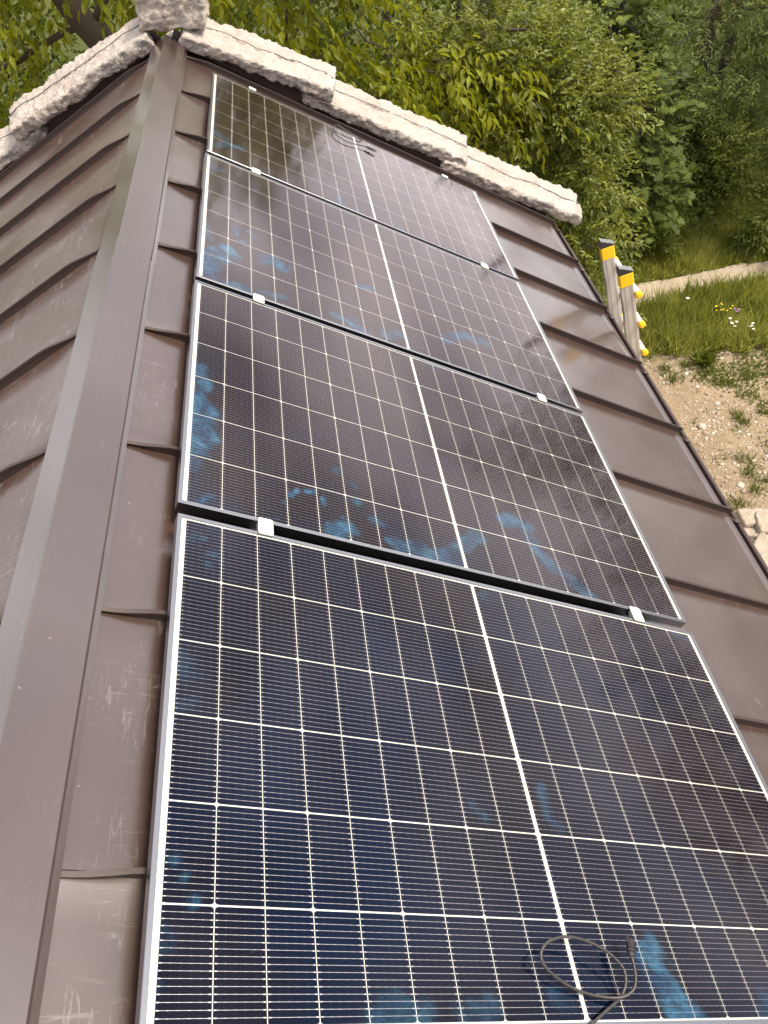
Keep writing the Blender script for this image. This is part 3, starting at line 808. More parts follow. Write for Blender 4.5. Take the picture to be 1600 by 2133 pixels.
# clamps between the panels
names = ['two lowest panels', 'second and third panels', 'third and topmost panels']
def rounded(w, h, r, n=4):
    out = []
    for cx, cy, a0 in ((w/2-r, -h/2+r, -90), (w/2-r, h/2-r, 0), (-w/2+r, h/2-r, 90), (-w/2+r, -h/2+r, 180)):
        for i in range(n + 1):
            a_ = math.radians(a0 + 90*i/n); out.append((cx + r*math.cos(a_), cy + r*math.sin(a_)))
    return out
def clamp(u, v, label, end=False, rz=0.0, depth=0.056):
    c_ = thing('panel_clamp', label, 'clamp', P2W(u, v, 0.0), PROT, 'clamps holding the panels')
    w, h = 0.042, depth if not end else 0.034
    mb = MB(); mb.prism(rounded(w, h, 0.006), 0.0006, 0.0056, 'z')
    pl = mb.build('plate', M_CLAMP, c_); bevel(pl, 0.0014)
    mb = MB(); mb.box(-0.014, 0.014, -0.009, 0.009, -0.03, 0.0004); mb.box(-0.021, -0.0175, -0.016, 0.012, -0.010, -0.0002)
    mb.build('clamp_body', M_RAIL, c_)
    if not end:
        mb = MB()
        n = 14; ro, ri = 0.0068, 0.0056; V = []; F = []
        for i in range(n):
            a_ = math.radians(-20 + 300*i/(n-1))
            V += [(ro*math.cos(a_), 0.004 + ro*math.sin(a_), 0.00575), (ri*math.cos(a_), 0.004 + ri*math.sin(a_), 0.00575)]
        for i in range(n-1): F.append((2*i, 2*i+2, 2*i+3, 2*i+1))
        mb.add(V, F)
        V = []; F = []; n = 8
        for i in range(n):
            a_ = math.radians(170 - 200*i/(n-1)); 
            V += [(0.0030*math.cos(a_), 0.0050+0.0026*math.sin(a_), 0.00575), (0.0020*math.cos(a_), 0.0050+0.0016*math.sin(a_), 0.00575)]
        for i in range(n-1): F.append((2*i, 2*i+1, 2*i+3, 2*i+2))
        mb.add(V, F)
        mb.add(*box_vf(-0.0055, 0.0055, -0.0092, -0.0075, 0.0057, 0.0058))
        mb.build('stamped_mark', M_MARK, c_)
        mb = MB(); mb.prism(rounded(0.0034, 0.0075, 0.0016), 0.0057, 0.0059, 'z')
        s = mb.build('slot', M_BLK, c_); s.location = (-0.0135, 0.012, 0)
    return c_
VG = [1.1534, 2.3218, 3.4858]
for i, v in enumerate(VG):
    clamp(0.232 + DU[i+1], v, 'silver clamp on the left rail between the ' + names[i], depth=0.058 if i == 0 else 0.05)
    clamp(1.494 + DU[i+1], v, 'silver clamp on the right rail between the ' + names[i], depth=0.058 if i == 0 else 0.05)
clamp(0.236, 4.643, 'small white end clamp on the left of the topmost panel edge', True)
clamp(1.500, 4.643, 'small white end clamp on the right of the topmost panel edge', True)

# loose cables with their plug
def cable(name, pts, con, label, r=0.0031, cr=0.0085):
    c_ = thing(name, label, 'cable', P2W(*pts[0]), PROT)
    o0 = Vector(pts[0])
    mb = MB(); mb.tube([Vector(q) - o0 for q in catmull(pts, 8)], r, 8); mb.build('lead', M_CABLE, c_, True)
    a_, b_ = Vector(con[0]) - o0, Vector(con[1]) - o0; d = b_ - a_
    mb = MB(); ts = [-0.12, -0.02, 0.0, 0.14, 0.16, 0.24, 0.26, 0.34, 0.36, 0.8, 0.82, 0.98, 1.0]
    rs = [0.45, 0.6, 0.85, 0.95, 0.8, 0.8, 1.05, 1.05, 0.9, 0.95, 0.8, 0.75, 0.4]
    mb.tube([a_ + d*t for t in ts], [cr*q for q in rs], 12); cn = mb.build('connector', M_CONN, c_)
    mb = MB()
    for t in (0.42, 0.50, 0.58, 0.66, 0.74):
        mb.tube([a_ + d*(t-0.012), a_ + d*(t+0.012)], cr*1.04, 12)
    mb.build('grip_rib', M_CONN, cn)
    n_ = d.normalized(); sd = n_.cross(Vector((0, 0, 1))).normalized()
    mb = MB()
    for s in (-1, 1): mb.tube([a_ + d*0.78 + sd*s*cr*0.8, a_ + d*0.98 + sd*s*cr*0.95, a_ + d*1.1 + sd*s*cr*0.7], [cr*0.25, cr*0.25, cr*0.16], 6)
    mb.build('latch', M_CONN, cn)
cable('solar_cable', CABLE0, CON0, 'black cable looped on the nearest panel with an upright plug')
cable('solar_cable', CABLE1, CON1, 'thin black cable looped over the upper edge of the topmost panel', 0.0027, 0.0075)

# ------------------------------------------------------------------ ladder
LA = Vector((2.318, 4.007, 4.133)); LB = Vector((2.318, 3.677, 4.133))
LD = Vector((-0.262, 0, 0.965)).normalized(); LN = Vector((0.965, 0, 0.262)).normalized()   # along / away from the house
top = 0.545; foot = (LA.z - 0.02) / LD.z
lad = thing('ladder', 'aluminium ladder with yellow rung caps leaning on the right eave', 'ladder', ((LA - LD*foot).x, (LA.y+LB.y)/2, 0.02))
def lp(o): o.parent = lad; o.matrix_parent_inverse = Matrix.Translation(-Vector(lad.location)); return o
def obox(base, d0, d1, hx, hy, r=0.006, taper=1.0):
    """rounded box profile along the ladder; hx along Y (width), hy along LN"""
    V = []; F = []; prof = rounded(2*hx, 2*hy, r, 3); n = len(prof)
    for d, s in ((d0, 1.0), (d1, taper)):
        for (a_, b_) in prof: V.append(base + LD*d + Vector((0, 1, 0))*a_*s + LN*b_*s)
    F = [(i, (i+1) % n, n+(i+1) % n, n+i) for i in range(n)] + [tuple(range(n-1, -1, -1)), tuple(range(n, 2*n))]
    return V, F
for b_, lb in ((LA, 'far'), (LB, 'near')):
    mb = MB(); mb.add(*obox(b_, -foot + 0.05, top - 0.06, 0.0195, 0.038)); 
    rl = lp(mb.build('side_rail', M_LAD))
    mb = MB()
    for q in (-0.018, 0.018):
        for s in (-1, 1):
            V, F = obox(b_ + LN*q + Vector((0, s*0.0198, 0)), -foot + 0.06, top - 0.062, 0.0016, 0.0035, 0.001); mb.add(V, F)
    g = mb.build('groove', M_RAIL); g.parent = rl
    mb = MB(); mb.add(*obox(b_, top - 0.105, top - 0.025, 0.0225, 0.0415, 0.008)); cp_ = lp(mb.build('end_cap', M_YEL)); bevel(cp_, 0.002)
    mb = MB()
    # ribbed black top, slanted towards the roof
    base = b_ + LD*(top - 0.0252)
    poly = [(-0.041, 0.0), (0.041, 0.0), (0.041, 0.010), (-0.030, 0.048), (-0.041, 0.040)]
    V = [base + LN*x + LD*h + Vector((0, s*0.021, 0)) for s in (-1, 1) for (x, h) in poly]; n = 5
    F = [tuple(range(n-1, -1, -1)), tuple(range(n, 2*n))] + [(i, (i+1) % n, n+(i+1) % n, n+i) for i in range(n)]
    mb.add(V, F)
    tp = lp(mb.build('rubber_top', M_BLK))
    mb = MB()
    for i in range(7):
        t = i / 6; x = 0.038 - 0.068*t; h = 0.0115 + 0.037*t
        c0 = base + LN*x + LD*h
        mb.tube([c0 - Vector((0, 0.0225, 0)), c0 + Vector((0, 0.0225, 0))], 0.0034, 6)
    rb = mb.build('tread_rib', M_RAIL); rb.parent = tp
    mb = MB()
    for i in range(5):
        c0 = b_ + LD*(top - 0.090) + LN*(-0.028 + 0.014*i) - Vector((0, 0.0205, 0))
        mb.tube([c0, c0 - Vector((0, 0.0015, 0))], 0.0035, 6)
        c1 = b_ + LD*(top - 0.090) - LN*0.041 + Vector((0, -0.014 + 0.007*i, 0)); mb.tube([c1 + LN*0.001, c1 - LN*0.001], 0.0025, 6)
    dt = mb.build('cap_hole', M_BLK); dt.parent = cp_
    mb = MB(); mb.add(*obox(b_, -foot, -foot + 0.06, 0.021, 0.040)); lp(mb.build('rubber_foot', M_BLK))
i = 0; d = 0.375
while d > -foot + 0.2:
    mb = MB(); off = LN*0.052
    mb.tube([LA + LD*d + off + Vector((0, 0.03, 0)), LB + LD*d + off - Vector((0, 0.035, 0))], 0.0165, 10)
    rg = lp(mb.build('rung', M_RUNG, None, True))
    for e0, s in ((LA, 1), (LB, -1)):
        mb = MB(); q = e0 + LD*d + off
        mb.tube([q + Vector((0, s*0.028, 0)), q + Vector((0, s*0.05, 0)), q + Vector((0, s*0.056, 0)), q + Vector((0, s*0.059, 0))], [0.0205, 0.0205, 0.018, 0.010], 14)
        mb.build('rung_cap', M_YEL, rg)
    d -= 0.213; i += 1

# ------------------------------------------------------------------ vegetation
LEAF = (np.array([(0,0,0),(-.5,.38,.10),(0,.42,0),(.5,.38,.10),(-.33,.72,.05),(.33,.72,.05),(0,1,-.14)], float),
        np.array([(0,2,1),(0,3,2),(1,2,4),(2,3,5),(2,6,4),(2,5,6)]))
RHOMB = (np.array([(0,0,0),(-.5,.45,.12),(.5,.45,.12),(0,1,-.08)], float), np.array([(0,2,1),(1,2,3)]))
def maple_tpl():
    an = [-150,-118,-100,-72,-52,-30,-16,0,16,30,52,72,100,118,150]
    rr = [.28,.50,.34,.62,.40,.66,.46,.74,.46,.66,.40,.62,.34,.50,.28]
    V = [(0,.30,0)] + [(r*math.sin(math.radians(a_)), .30 + r*math.cos(math.radians(a_)), -.10*r + .06*(i % 2)) for i, (a_, r) in enumerate(zip(an, rr))]
    F = [(0, i+2, i+1) for i in range(len(an)-1)]
    return np.array(V, float), np.array(F)
MAPLE = maple_tpl()
BLADE = (np.array([(-.5,0,0),(.5,0,0),(-.38,.5,.06),(.38,.5,.06),(0,1,.30)], float), np.array([(0,1,3),(0,3,2),(2,3,4)]))

def unit(a_): return a_ / (np.linalg.norm(a_, axis=-1, keepdims=True) + 1e-9)

def place(tpl, P, D, N, L, Wd, tint):
    """instances of a leaf template: P base, D along, N face normal"""
    T, F = tpl
    D = unit(D); X = unit(np.cross(D, N)); N = np.cross(X, D)
    V = (P[:, None, :] + X[:, None, :] * (T[None, :, 0:1] * Wd[:, None, None]) + D[:, None, :] * (T[None, :, 1:2] * L[:, None, None])
         + N[:, None, :] * (T[None, :, 2:3] * L[:, None, None]))
    n, k = len(P), len(T)
    FF = (F[None] + (np.arange(n) * k)[:, None, None]).reshape(-1, 3)
    return V.reshape(-1, 3), FF, np.repeat(tint, len(F))

def spray(clumps, cc, n_twig, n_leaf, tw_len, L, ratio, droop=0.4, out=0.8, rng=RNG, tpl=LEAF, flat=0.5, hang=0.0, width_j=0.2):
    """clumps: (x,y,z,r). twigs start inside every clump and grow outwards, leaves sit alternately along them"""
    cl = np.array(clumps, float); K = len(cl)
    r = cl[:, 3]
    wgt = r**2 / (r**2).sum()
    which = rng.choice(K, size=n_twig, p=wgt)
    base = cl[which, :3]
    dirn = unit(rng.normal(size=(n_twig, 3)))
    P0 = base + dirn * (r[which] * rng.uniform(0.15, 1.0, n_twig)**0.6)[:, None] * np.array([1, 1, 0.8])
    od = unit(base - np.array(cc))
    D0 = unit(dirn * 0.9 + od * out + rng.normal(size=(n_twig, 3)) * 0.35 + np.array([0, 0, -droop]))
    tl = tw_len * rng.uniform(0.6, 1.3, n_twig)
    t = np.linspace(0.15, 1.0, n_leaf)
    pos = P0[:, None] + D0[:, None] * (tl[:, None] * t)[..., None] + np.array([0, 0, -1.0]) * ((tl[:, None] * t)**2 * 0.35)[..., None]
    upv = np.array([0, 0, 1.0]); side = unit(np.cross(D0, upv) + rng.normal(size=(n_twig, 3)) * 0.1)
    sg = np.where(np.arange(n_leaf) % 2 == 0, 1.0, -1.0)
    ld = D0[:, None] * 0.65 + side[:, None] * sg[None, :, None] * 0.8 + rng.normal(size=(n_twig, n_leaf, 3)) * 0.28 + np.array([0, 0, -hang])
    ld[:, -1] = D0 + rng.normal(size=(n_twig, 3)) * 0.2 + np.array([0, 0, -hang])
    nn = upv * (1.0 if flat > 0 else 0.3) + rng.normal(size=(n_twig, n_leaf, 3)) * (1 - flat)
    n = n_twig * n_leaf
    LL = L * rng.uniform(0.65, 1.2, n)
    tint = np.clip(np.repeat(rng.normal(0.5, 0.22, n_twig), n_leaf) + rng.normal(0, 0.16, n), 0, 1)
    return place(tpl, pos.reshape(-1, 3), ld.reshape(-1, 3), nn.reshape(-1, 3), LL, LL * ratio * rng.uniform(1 - width_j, 1 + width_j, n), tint)

def ell_clumps(ells, rng, rr=(0.3, 0.5)):
    out = []
    for (c_, rad, n) in ells:
        d = unit(rng.normal(size=(n, 3)))
        q = np.array(c_) + d * (rng.uniform(0.2, 1, n)**0.45)[:, None] * np.array(rad)
        for p_ in q: out.append((*p_, rng.uniform(*rr)))
    return out

def limbs(trunk, clumps, rng, step=3, r0=0.03, parent=None, mat=M_BARK, tr=(0.12, 0.04)):
    mb = MB()
    tp = catmull(trunk, 6); n = len(tp)
    mb.tube([q + Vector((0.02*noise.noise(q*2), 0.02*noise.noise(q*3.1), 0)) for q in tp], [tr[0] + (tr[1]-tr[0])*i/(n-1) for i in range(n)], 9)
    # every limb grows from the nearest finished one, so long reaches are crooked chains of branches
    nodes = [(q, 0.0) for q in tp[n//4:]]
    todo = sorted([Vector(c_[:3]) for c_ in clumps[::step]], key=lambda e_: min((q - e_).length for q, _ in nodes))
    for e_ in todo:
        s_, dep = min(nodes, key=lambda w: (w[0] - e_).length + 0.15*w[1])
        ln = (s_ - e_).length
        mid = s_.lerp(e_, 0.5) + Vector((rng.normal(0, .14), rng.normal(0, .14), rng.normal(0.04, .10))) * ln
        pts = catmull([s_, mid, e_], 5); m_ = len(pts)
        ra = r0 * 0.75**dep; rb = r0 * 0.75**(dep + 1)
        mb.tube([q + Vector((noise.noise(q*5), noise.noise(q*5.7), noise.noise(q*4.3)))*0.03 if 0 < k < m_-1 else q for k, q in enumerate(pts)], [ra + (rb - ra)*k/(m_-1) for k in range(m_)], 5)
        nodes.append((e_, dep + 1))
    return mb.build('trunk', mat, parent, True)

def plant(name, label, cat, base, clumps, cc, trunk, mat, sp, step=3, r0=0.03, tr=(0.1, 0.03), group=None, seed=1):
    rng = np.random.default_rng(seed)
    t = thing(name, label, cat, base, (0, 0, 0), group)
    sp = dict(sp); V, F, ti = spray(clumps, cc, rng=rng, **sp)
    b = np.array(base)
    mk_np('crown', V - b, F, mat, t, False, ti)
    if trunk:
        limbs([Vector(q) - Vector(base) for q in trunk], [(c_[0]-b[0], c_[1]-b[1], c_[2]-b[2], c_[3]) for c_ in clumps], rng, step, r0, t, M_BARK, tr)
    return t

def T(v): return tuple(v)
# walnut behind the apex, large hanging leaflets
r_ = np.random.default_rng(21)
cl = ell_clumps([((-1.6, 8.3, 7.0), (2.9, 1.5, 2.0), 46), ((1.5, 8.0, 4.42), (1.7, 0.7, 0.26), 24), ((0.8, 8.3, 6.0), (0.8, 0.7, 0.9), 14), ((-2.9, 8.6, 5.1), (1.5, 0.8, 0.9), 16), ((0.2, 8.4, 5.0), (1.2, 0.6, 0.7), 9)], r_, (0.35, 0.6))
cl = [(c_[0], c_[1], c_[2], min(c_[3], 0.36)) if c_[0] > 1.3 and c_[2] < 5.2 else c_ for c_ in cl]
cl = [c_ for c_ in cl if not (-1.9 < c_[0] < -0.9 and 4.3 < c_[2] < 5.6 and c_[1] < 8.7)]
plant('walnut_tree', 'tall tree with large yellow green hanging leaves behind the gable apex', 'tree', (-0.9, 8.9, 0), cl, (-0.4, 8.6, 5.5),
      [(-0.9, 8.9, 0), (-1.0, 8.8, 2.5), (-1.22, 8.7, 4.5), (-1.55, 8.6, 5.3), (-2.1, 8.4, 7.2)], M_WALNUT,
      dict(n_twig=2600, n_leaf=7, tw_len=0.38, L=0.125, ratio=0.42, droop=0.45, hang=0.75, flat=0.35), 2, 0.035, (0.20, 0.09), seed=3)
# dense small-leaved tree right of it
a1, a2, a3, a4 = at_y(1000, 330, 8.2), at_y(1185, 560, 7.6), at_y(1130, 165, 8.4), at_y(800, 250, 8.6)
cl = ell_clumps([(T(a1), (1.5, 0.8, 1.3), 44), (T(a2), (0.36, 0.5, 1.0), 18), (T(a3), (0.75, 0.7, 0.4), 22), (T(a4), (0.9, 0.6, 0.9), 14)], r_, (0.22, 0.42))
plant('pear_tree', 'dense tree with small olive green leaves behind the right coping stones', 'tree', (a1.x, 8.9, 0), cl, (a1.x - 0.2, 9.0, a1.z - 0.8),
      [(a1.x, 8.9, 0), (a1.x - 0.05, 8.8, 2.0), (a1.x + 0.1, 8.7, 3.6), (a1.x + 0.05, 8.6, 5.2)], M_PRIVET,
      dict(n_twig=4300, n_leaf=9, tw_len=0.30, L=0.070, ratio=0.44, droop=0.15, hang=0.35, flat=0.3), 2, 0.022, (0.11, 0.03), seed=5)
# maple
b1, b2 = at_y(1290, 280, 11.0), at_y(1250, 100, 11.4)
cl = ell_clumps([(T(b1), (0.95, 0.6, 1.15), 26), (T(b2), (1.0, 0.6, 0.9), 20), (T(at_y(1340, 380, 10.8)), (0.5, 0.4, 0.45), 8)], r_, (0.25, 0.45))
plant('maple_tree', 'dark green maple with broad lobed leaves in the middle of the wood edge', 'tree', (b1.x, 11.6, gz(b1.x, 11.6)), cl, (b1.x, 11.9, b1.z),
      [(b1.x, 11.6, 0), (b1.x, 11.5, 2.0), (b1.x - 0.1, 11.4, 4.5)], M_MAPLE,
      dict(n_twig=1000, n_leaf=6, tw_len=0.34, L=0.125, ratio=1.0, droop=0.1, hang=0.35, flat=0.6, tpl=MAPLE), 2, 0.022, (0.09, 0.03), seed=6)
# feathery tree upper right
f1, f2, f3 = at_y(1500, 110, 14.0), at_y(1440, 230, 13.6), at_y(1560, 260, 14.2)
cl = ell_clumps([(T(f1), (1.5, 0.8, 1.1), 30), (T(f2), (0.6, 0.5, 0.8), 10), (T(f3), (0.7, 0.5, 0.7), 10)], r_, (0.3, 0.5))
plant('larch_tree', 'grey green feathery tree at the upper right, its sprays hanging over the grass', 'tree', (f1.x + 0.6, 15.0, gz(f1.x + .6, 15.0)), cl, (f1.x + 0.5, 14.8, f1.z),
      [(f1.x + 0.6, 15.0, 0), (f1.x + 0.6, 14.9, 2.5), (f1.x + 0.5, 14.8, 5.5)], M_FEATHER,
      dict(n_twig=1500, n_leaf=18, tw_len=0.55, L=0.13, ratio=0.17, droop=0.30, hang=0.05, flat=0.75, tpl=RHOMB), 1, 0.022, (0.13, 0.04), seed=7)
# bright shrub
s1 = at_y(1440, 345, 13.2)
cl = ell_clumps([(T(s1), (0.65, 0.5, 0.65), 18), (T(at_y(1500, 330, 13.0)), (0.35, 0.3, 0.35), 6), (T(at_y(1420, 420, 13.0)), (0.5, 0.4, 0.3), 6)], r_, (0.2, 0.34))
plant('bright_shrub', 'light green arching shrub lit up in front of the dark wood', 'shrub', (s1.x, 13.4, gz(s1.x, 13.4)), cl, (s1.x - .2, 13.6, s1.z - .4),
      [(s1.x, 13.4, 0), (s1.x, 13.4, 0.6), (s1.x, 13.3, s1.z)], M_BRIGHT,
      dict(n_twig=950, n_leaf=9, tw_len=0.40, L=0.085, ratio=0.5, droop=-0.1, hang=0.1, flat=0.4, tpl=RHOMB), 1, 0.015, (0.04, 0.015), seed=8)
# small dark thorn tree with a visible stem
q0, q1 = at_ground(1388, 533), at_y(1345, 425, 12.0)
cl = ell_clumps([(T(q1), (0.65, 0.4, 0.33), 16), (T(at_y(1285, 470, 12.1)), (0.4, 0.3, 0.35), 8)], r_, (0.18, 0.3))
plant('thorn_tree', 'small dark thorn tree with a bare crooked stem above the path', 'tree', (q0.x, q0.y, gz(q0.x, q0.y)), cl, T(q1 - Vector((0, 0, 0.5))),
      [(q0.x, q0.y, 0), (q0.x + 0.03, q0.y, 0.35), (q0.x - 0.05, q0.y - 0.05, 0.75), (q1.x, q1.y, q1.z)], M_FOREST,
      dict(n_twig=700, n_leaf=9, tw_len=0.28, L=0.075, ratio=0.5, droop=0.1, hang=0.1, flat=0.4, tpl=RHOMB), 1, 0.014, (0.035, 0.015), seed=9)
# low bush beside the path
q2 = at_ground(1345, 545); q3 = at_y(1345, 505, q2.y)
cl = ell_clumps([(T(q3), (0.38, 0.3, 0.27), 12)], r_, (0.14, 0.22))
plant('low_bush', 'low leafy green bush at the foot of the dark trees behind the ladder', 'bush', (q2.x, q2.y, gz(q2.x, q2.y)), cl, (q3.x, q3.y, 0.0),
      [(q2.x, q2.y, 0), (q3.x, q3.y, 0.2), (q3.x, q3.y, q3.z)], M_BRIGHT,
      dict(n_twig=520, n_leaf=8, tw_len=0.20, L=0.06, ratio=0.55, droop=-0.15, hang=0.0, flat=0.4, tpl=RHOMB), 2, 0.01, (0.02, 0.01), seed=10)
# shrub cut by the right edge, with long twigs reaching into the picture above
q4 = at_ground(1640, 520); q5 = at_y(1622, 470, q4.y)
cl = ell_clumps([(T(q5), (0.42, 0.35, 0.40), 14), (T(at_y(1640, 330, q4.y)), (0.32, 0.3, 0.25), 5), (T(at_y(1645, 230, q4.y)), (0.3, 0.3, 0.25), 5), (T(at_y(1650, 100, q4.y)), (0.35, 0.3, 0.3), 5)], r_, (0.14, 0.24))
plant('laurel_shrub', 'tall glossy leaved shrub cut off by the right edge beside the path', 'shrub', (q4.x + .1, q4.y, gz(q4.x, q4.y)), cl, (q5.x + .5, q5.y, q5.z),
      [(q4.x + .1, q4.y, 0), (q4.x + 0.15, q4.y, 1.2), (q4.x + 0.2, q4.y, 3.2)], M_BRIGHT,
      dict(n_twig=620, n_leaf=8, tw_len=0.26, L=0.10, ratio=0.34, droop=0.1, hang=0.4, flat=0.4), 1, 0.012, (0.03, 0.012), seed=12)

# the wood behind: one mass, dense from the ground up
def woodland():
    rng = np.random.default_rng(31)
    cl = []
    for _ in range(760):
        az = rng.uniform(-70, 95); d = rng.uniform(13.5, 25) if az < 34 else rng.uniform(15, 25)
        if 13 < az < 37: d = rng.uniform(18.5, 27)
        if az < 16: el = 14
        elif az < 35: el = -3.0
        elif az < 60: el = 4.5 + 1.5*math.sin(az)
        else: el = 5
        topz = 7 + d * math.tan(math.radians(el)) - abs(rng.normal(0, 0.8))
        if az < -17: topz = 5.4 + 1.6*math.sin(az*0.55) - abs(rng.normal(0, 0.7))
        if 15 < az < 36: topz = 4.4 - abs(rng.normal(0, 0.5))
        z = rng.uniform(0.1, max(0.6, topz))
        x = CAM.x + d*math.sin(math.radians(az)); y = CAM.y + d*math.cos(math.radians(az))
        if az > 36 and y < 9 and x < 12: x += 3
        cl.append((x, y, z + max(0, y-14)*0.03, rng.uniform(0.7, 1.25)))
    for _ in range(130):              # thicker behind the walnut
        az = rng.uniform(-34, 14); d = rng.uniform(13.5, 18)
        cl.append((CAM.x + d*math.sin(math.radians(az)), CAM.y + d*math.cos(math.radians(az)), rng.uniform(0.4, 5.0), rng.uniform(0.8, 1.2)))
    for _ in range(90):               # low far wood seen over the bank
        az = rng.uniform(13, 38); d = rng.uniform(18.5, 24)
        cl.append((CAM.x + d*math.sin(math.radians(az)), CAM.y + d*math.cos(math.radians(az)), rng.uniform(0.6, 3.8), rng.uniform(0.8, 1.2)))
    for _ in range(170):              # denser wall of trees east of the yard
        az = rng.uniform(36, 88); d = rng.uniform(15, 19)
        cl.append((CAM.x + d*math.sin(math.radians(az)) + 1.0, CAM.y + d*math.cos(math.radians(az)), rng.uniform(0.5, 6.9), rng.uniform(0.8, 1.2)))
    for _ in range(300):              # unseen trees added behind the camera to dim the near seam faces
        az = rng.uniform(100, 285); d = rng.uniform(11, 16)
        cl.append((CAM.x + d*math.sin(math.radians(az)), CAM.y + d*math.cos(math.radians(az)), rng.uniform(0.3, 12.5), rng.uniform(0.9, 1.5)))
    V, F, ti = spray(cl, (0, 40, 3), 20000, 9, 0.6, 0.15, 0.55, droop=0.25, out=0.5, rng=rng, tpl=RHOMB, flat=0.4, hang=0.3)
    o = mk_np('woodland', V, F, M_FOREST, None, False, ti)
    o['kind'] = 'stuff'; tag(o, 'dark green wood closing off the background behind the house', 'wood')
    k = 0
    for i in range(26):
        az = math.radians(-40 + 120*i/25 + rng.uniform(-2, 2)); d = rng.uniform(15, 21)
        x, y = CAM.x + d*math.sin(az), CAM.y + d*math.cos(az)
        if y < 10 and x < 12: continue
        cl2 = [(x + rng.normal(0, .8), y + rng.normal(0, .8), rng.uniform(2.5, 6), .5) for _ in range(5)]
        mbt = limbs([Vector((x, y, gz(x, y) - 0.1)), Vector((x + rng.normal(0, .1), y, 2.5)), Vector((x + rng.normal(0, .3), y, 6.0))], cl2, rng, 1, 0.04, o, M_BARK, (0.14, 0.06))
woodland()

# meadow grass: tall blades, uncountable
def in_yard(x, y):
    return y < 8.95 + 0.35*noise.noise(Vector((x*0.9, y*0.4, 1.7))) + 0.15*noise.noise(Vector((x*3, y*3, 4)))
def grass(name, n, xr, yr, L, mat, label, seed, test, lean=0.5, clump=0.5, w=0.006):
    rng = np.random.default_rng(seed)
    pts = []
    while len(pts) < n:
        x, y = rng.uniform(*xr), rng.uniform(*yr)
        if not test(x, y): continue
        k_ = 0.55 + 0.9*noise.noise(Vector((x*1.5, y*1.5, seed)))
        if rng.uniform() > clump + k_: continue
        pts.append((x, y, gz(x, y) + 0.0, 0.75 + 0.6*k_))
    A_ = np.array(pts)
    D = np.stack([rng.normal(0, lean, n), rng.normal(0, lean, n), np.ones(n)], 1)
    N = np.stack([rng.normal(0, 1, n), rng.normal(0, 1, n), rng.uniform(0.2, 1.2, n)], 1)
    LL = L*rng.uniform(0.45, 1.3, n)*A_[:, 3]*np.array([1 + 0.6*noise.noise(Vector((q[0]*3.1, q[1]*3.1, 2.2))) for q in pts])
    V, F, ti = place(BLADE, A_[:, :3], D, N, LL, w*rng.uniform(0.7, 1.5, n), np.clip(rng.normal(0.38, 0.2, n) + np.array([0.75*noise.noise(Vector((q[0]*2.6, q[1]*2.6, 7.7))) + 0.45*noise.noise(Vector((q[0]*7, q[1]*7, 1.1))) for q in pts]), 0, 1))
    o = mk_np(name, V, F, mat, None, False, ti)
    o['kind'] = 'stuff'; tag(o, label, 'grass')
vis = lambda x, y: (x > 2.2) and (x < 0.9*y + 2.0)
grass('meadow_grass', 46000, (2.6, 12), (8.6, 12.3), 0.27, M_GRASS, 'tall uncut green grass on both sides of the foot path', 41, lambda x, y: vis(x, y) and not in_yard(x, y) and not on_path(x, y, -0.03), 0.6, 0.35, 0.014)
grass('bank_grass', 26000, (3.0, 15), (11.0, 16.5), 0.24, M_GRASS, 'green grass bank running up to the dark wood', 42, lambda x, y: vis(x, y) and not on_path(x, y, 0.02), 0.55, 0.4, 0.014)
sx, sy = at_ground(1375, 700).x, at_ground(1375, 700).y
grass('dry_grass', 900, (sx - 0.55, sx + 0.6), (sy - 0.45, sy + 0.35), 0.22, M_STRAW, 'pale dry straw lying between the yard and the meadow', 43, lambda x, y: (x-sx)**2/0.3 + (y-sy)**2/0.16 < 1, 1.6, 0.5, 0.005)

# loose gravel of the yard
def gravel():
    rng = np.random.default_rng(51)
    t = (1 + 5**0.5)/2
    IV = unit(np.array([(-1,t,0),(1,t,0),(-1,-t,0),(1,-t,0),(0,-1,t),(0,1,t),(0,-1,-t),(0,1,-t),(t,0,-1),(t,0,1),(-t,0,-1),(-t,0,1)], float))
    IF = np.array([(0,11,5),(0,5,1),(0,1,7),(0,7,10),(0,10,11),(1,5,9),(5,11,4),(11,10,2),(10,7,6),(7,1,8),(3,9,4),(3,4,2),(3,2,6),(3,6,8),(3,8,9),(4,9,5),(2,4,11),(6,2,10),(8,6,7),(9,8,1)])
    pts = []
    while len(pts) < 10500:
        x, y = rng.uniform(2.8, 8.5), rng.uniform(3.0, 9.6)
        if not (in_yard(x, y) or rng.uniform() < 0.05): continue
        if rng.uniform() > 0.5 + 0.9*noise.noise(Vector((x*0.8, y*0.8, 9))): continue
        pts.append((x, y, gz(x, y)))
    P = np.array(pts); n = len(P)
    S = 0.010*np.exp(rng.normal(0, 0.55, n))
    sc = np.stack([S*rng.uniform(0.8, 1.5, n), S*rng.uniform(0.8, 1.5, n), S*rng.uniform(0.5, 0.9, n)], 1)
    jit = 1 + rng.normal(0, 0.16, (n, 12, 1))
    V = P[:, None] + IV[None]*jit*sc[:, None]
    F = (IF[None] + (np.arange(n)*12)[:, None, None]).reshape(-1, 3)
    tn = NT('gravel_stone'); at = tn.new('Attribute', attribute_name='tint')
    tm = tn.done(tn.bsdf(**{'Base Color': tn.ramp(at.outputs['Fac'], (0.0, col(0.15, 0.10, 0.07)), (0.6, col(0.30, 0.24, 0.18)), (1.0, col(0.58, 0.52, 0.45))), 'Roughness': 0.9}))
    o = mk_np('gravel', V.reshape(-1, 3), F, tm, None, False, np.repeat(np.clip(rng.normal(0.5, 0.25, n), 0, 1), 20))
    o['kind'] = 'stuff'; tag(o, 'reddish beige gravel scattered over the bare yard', 'gravel')
gravel()

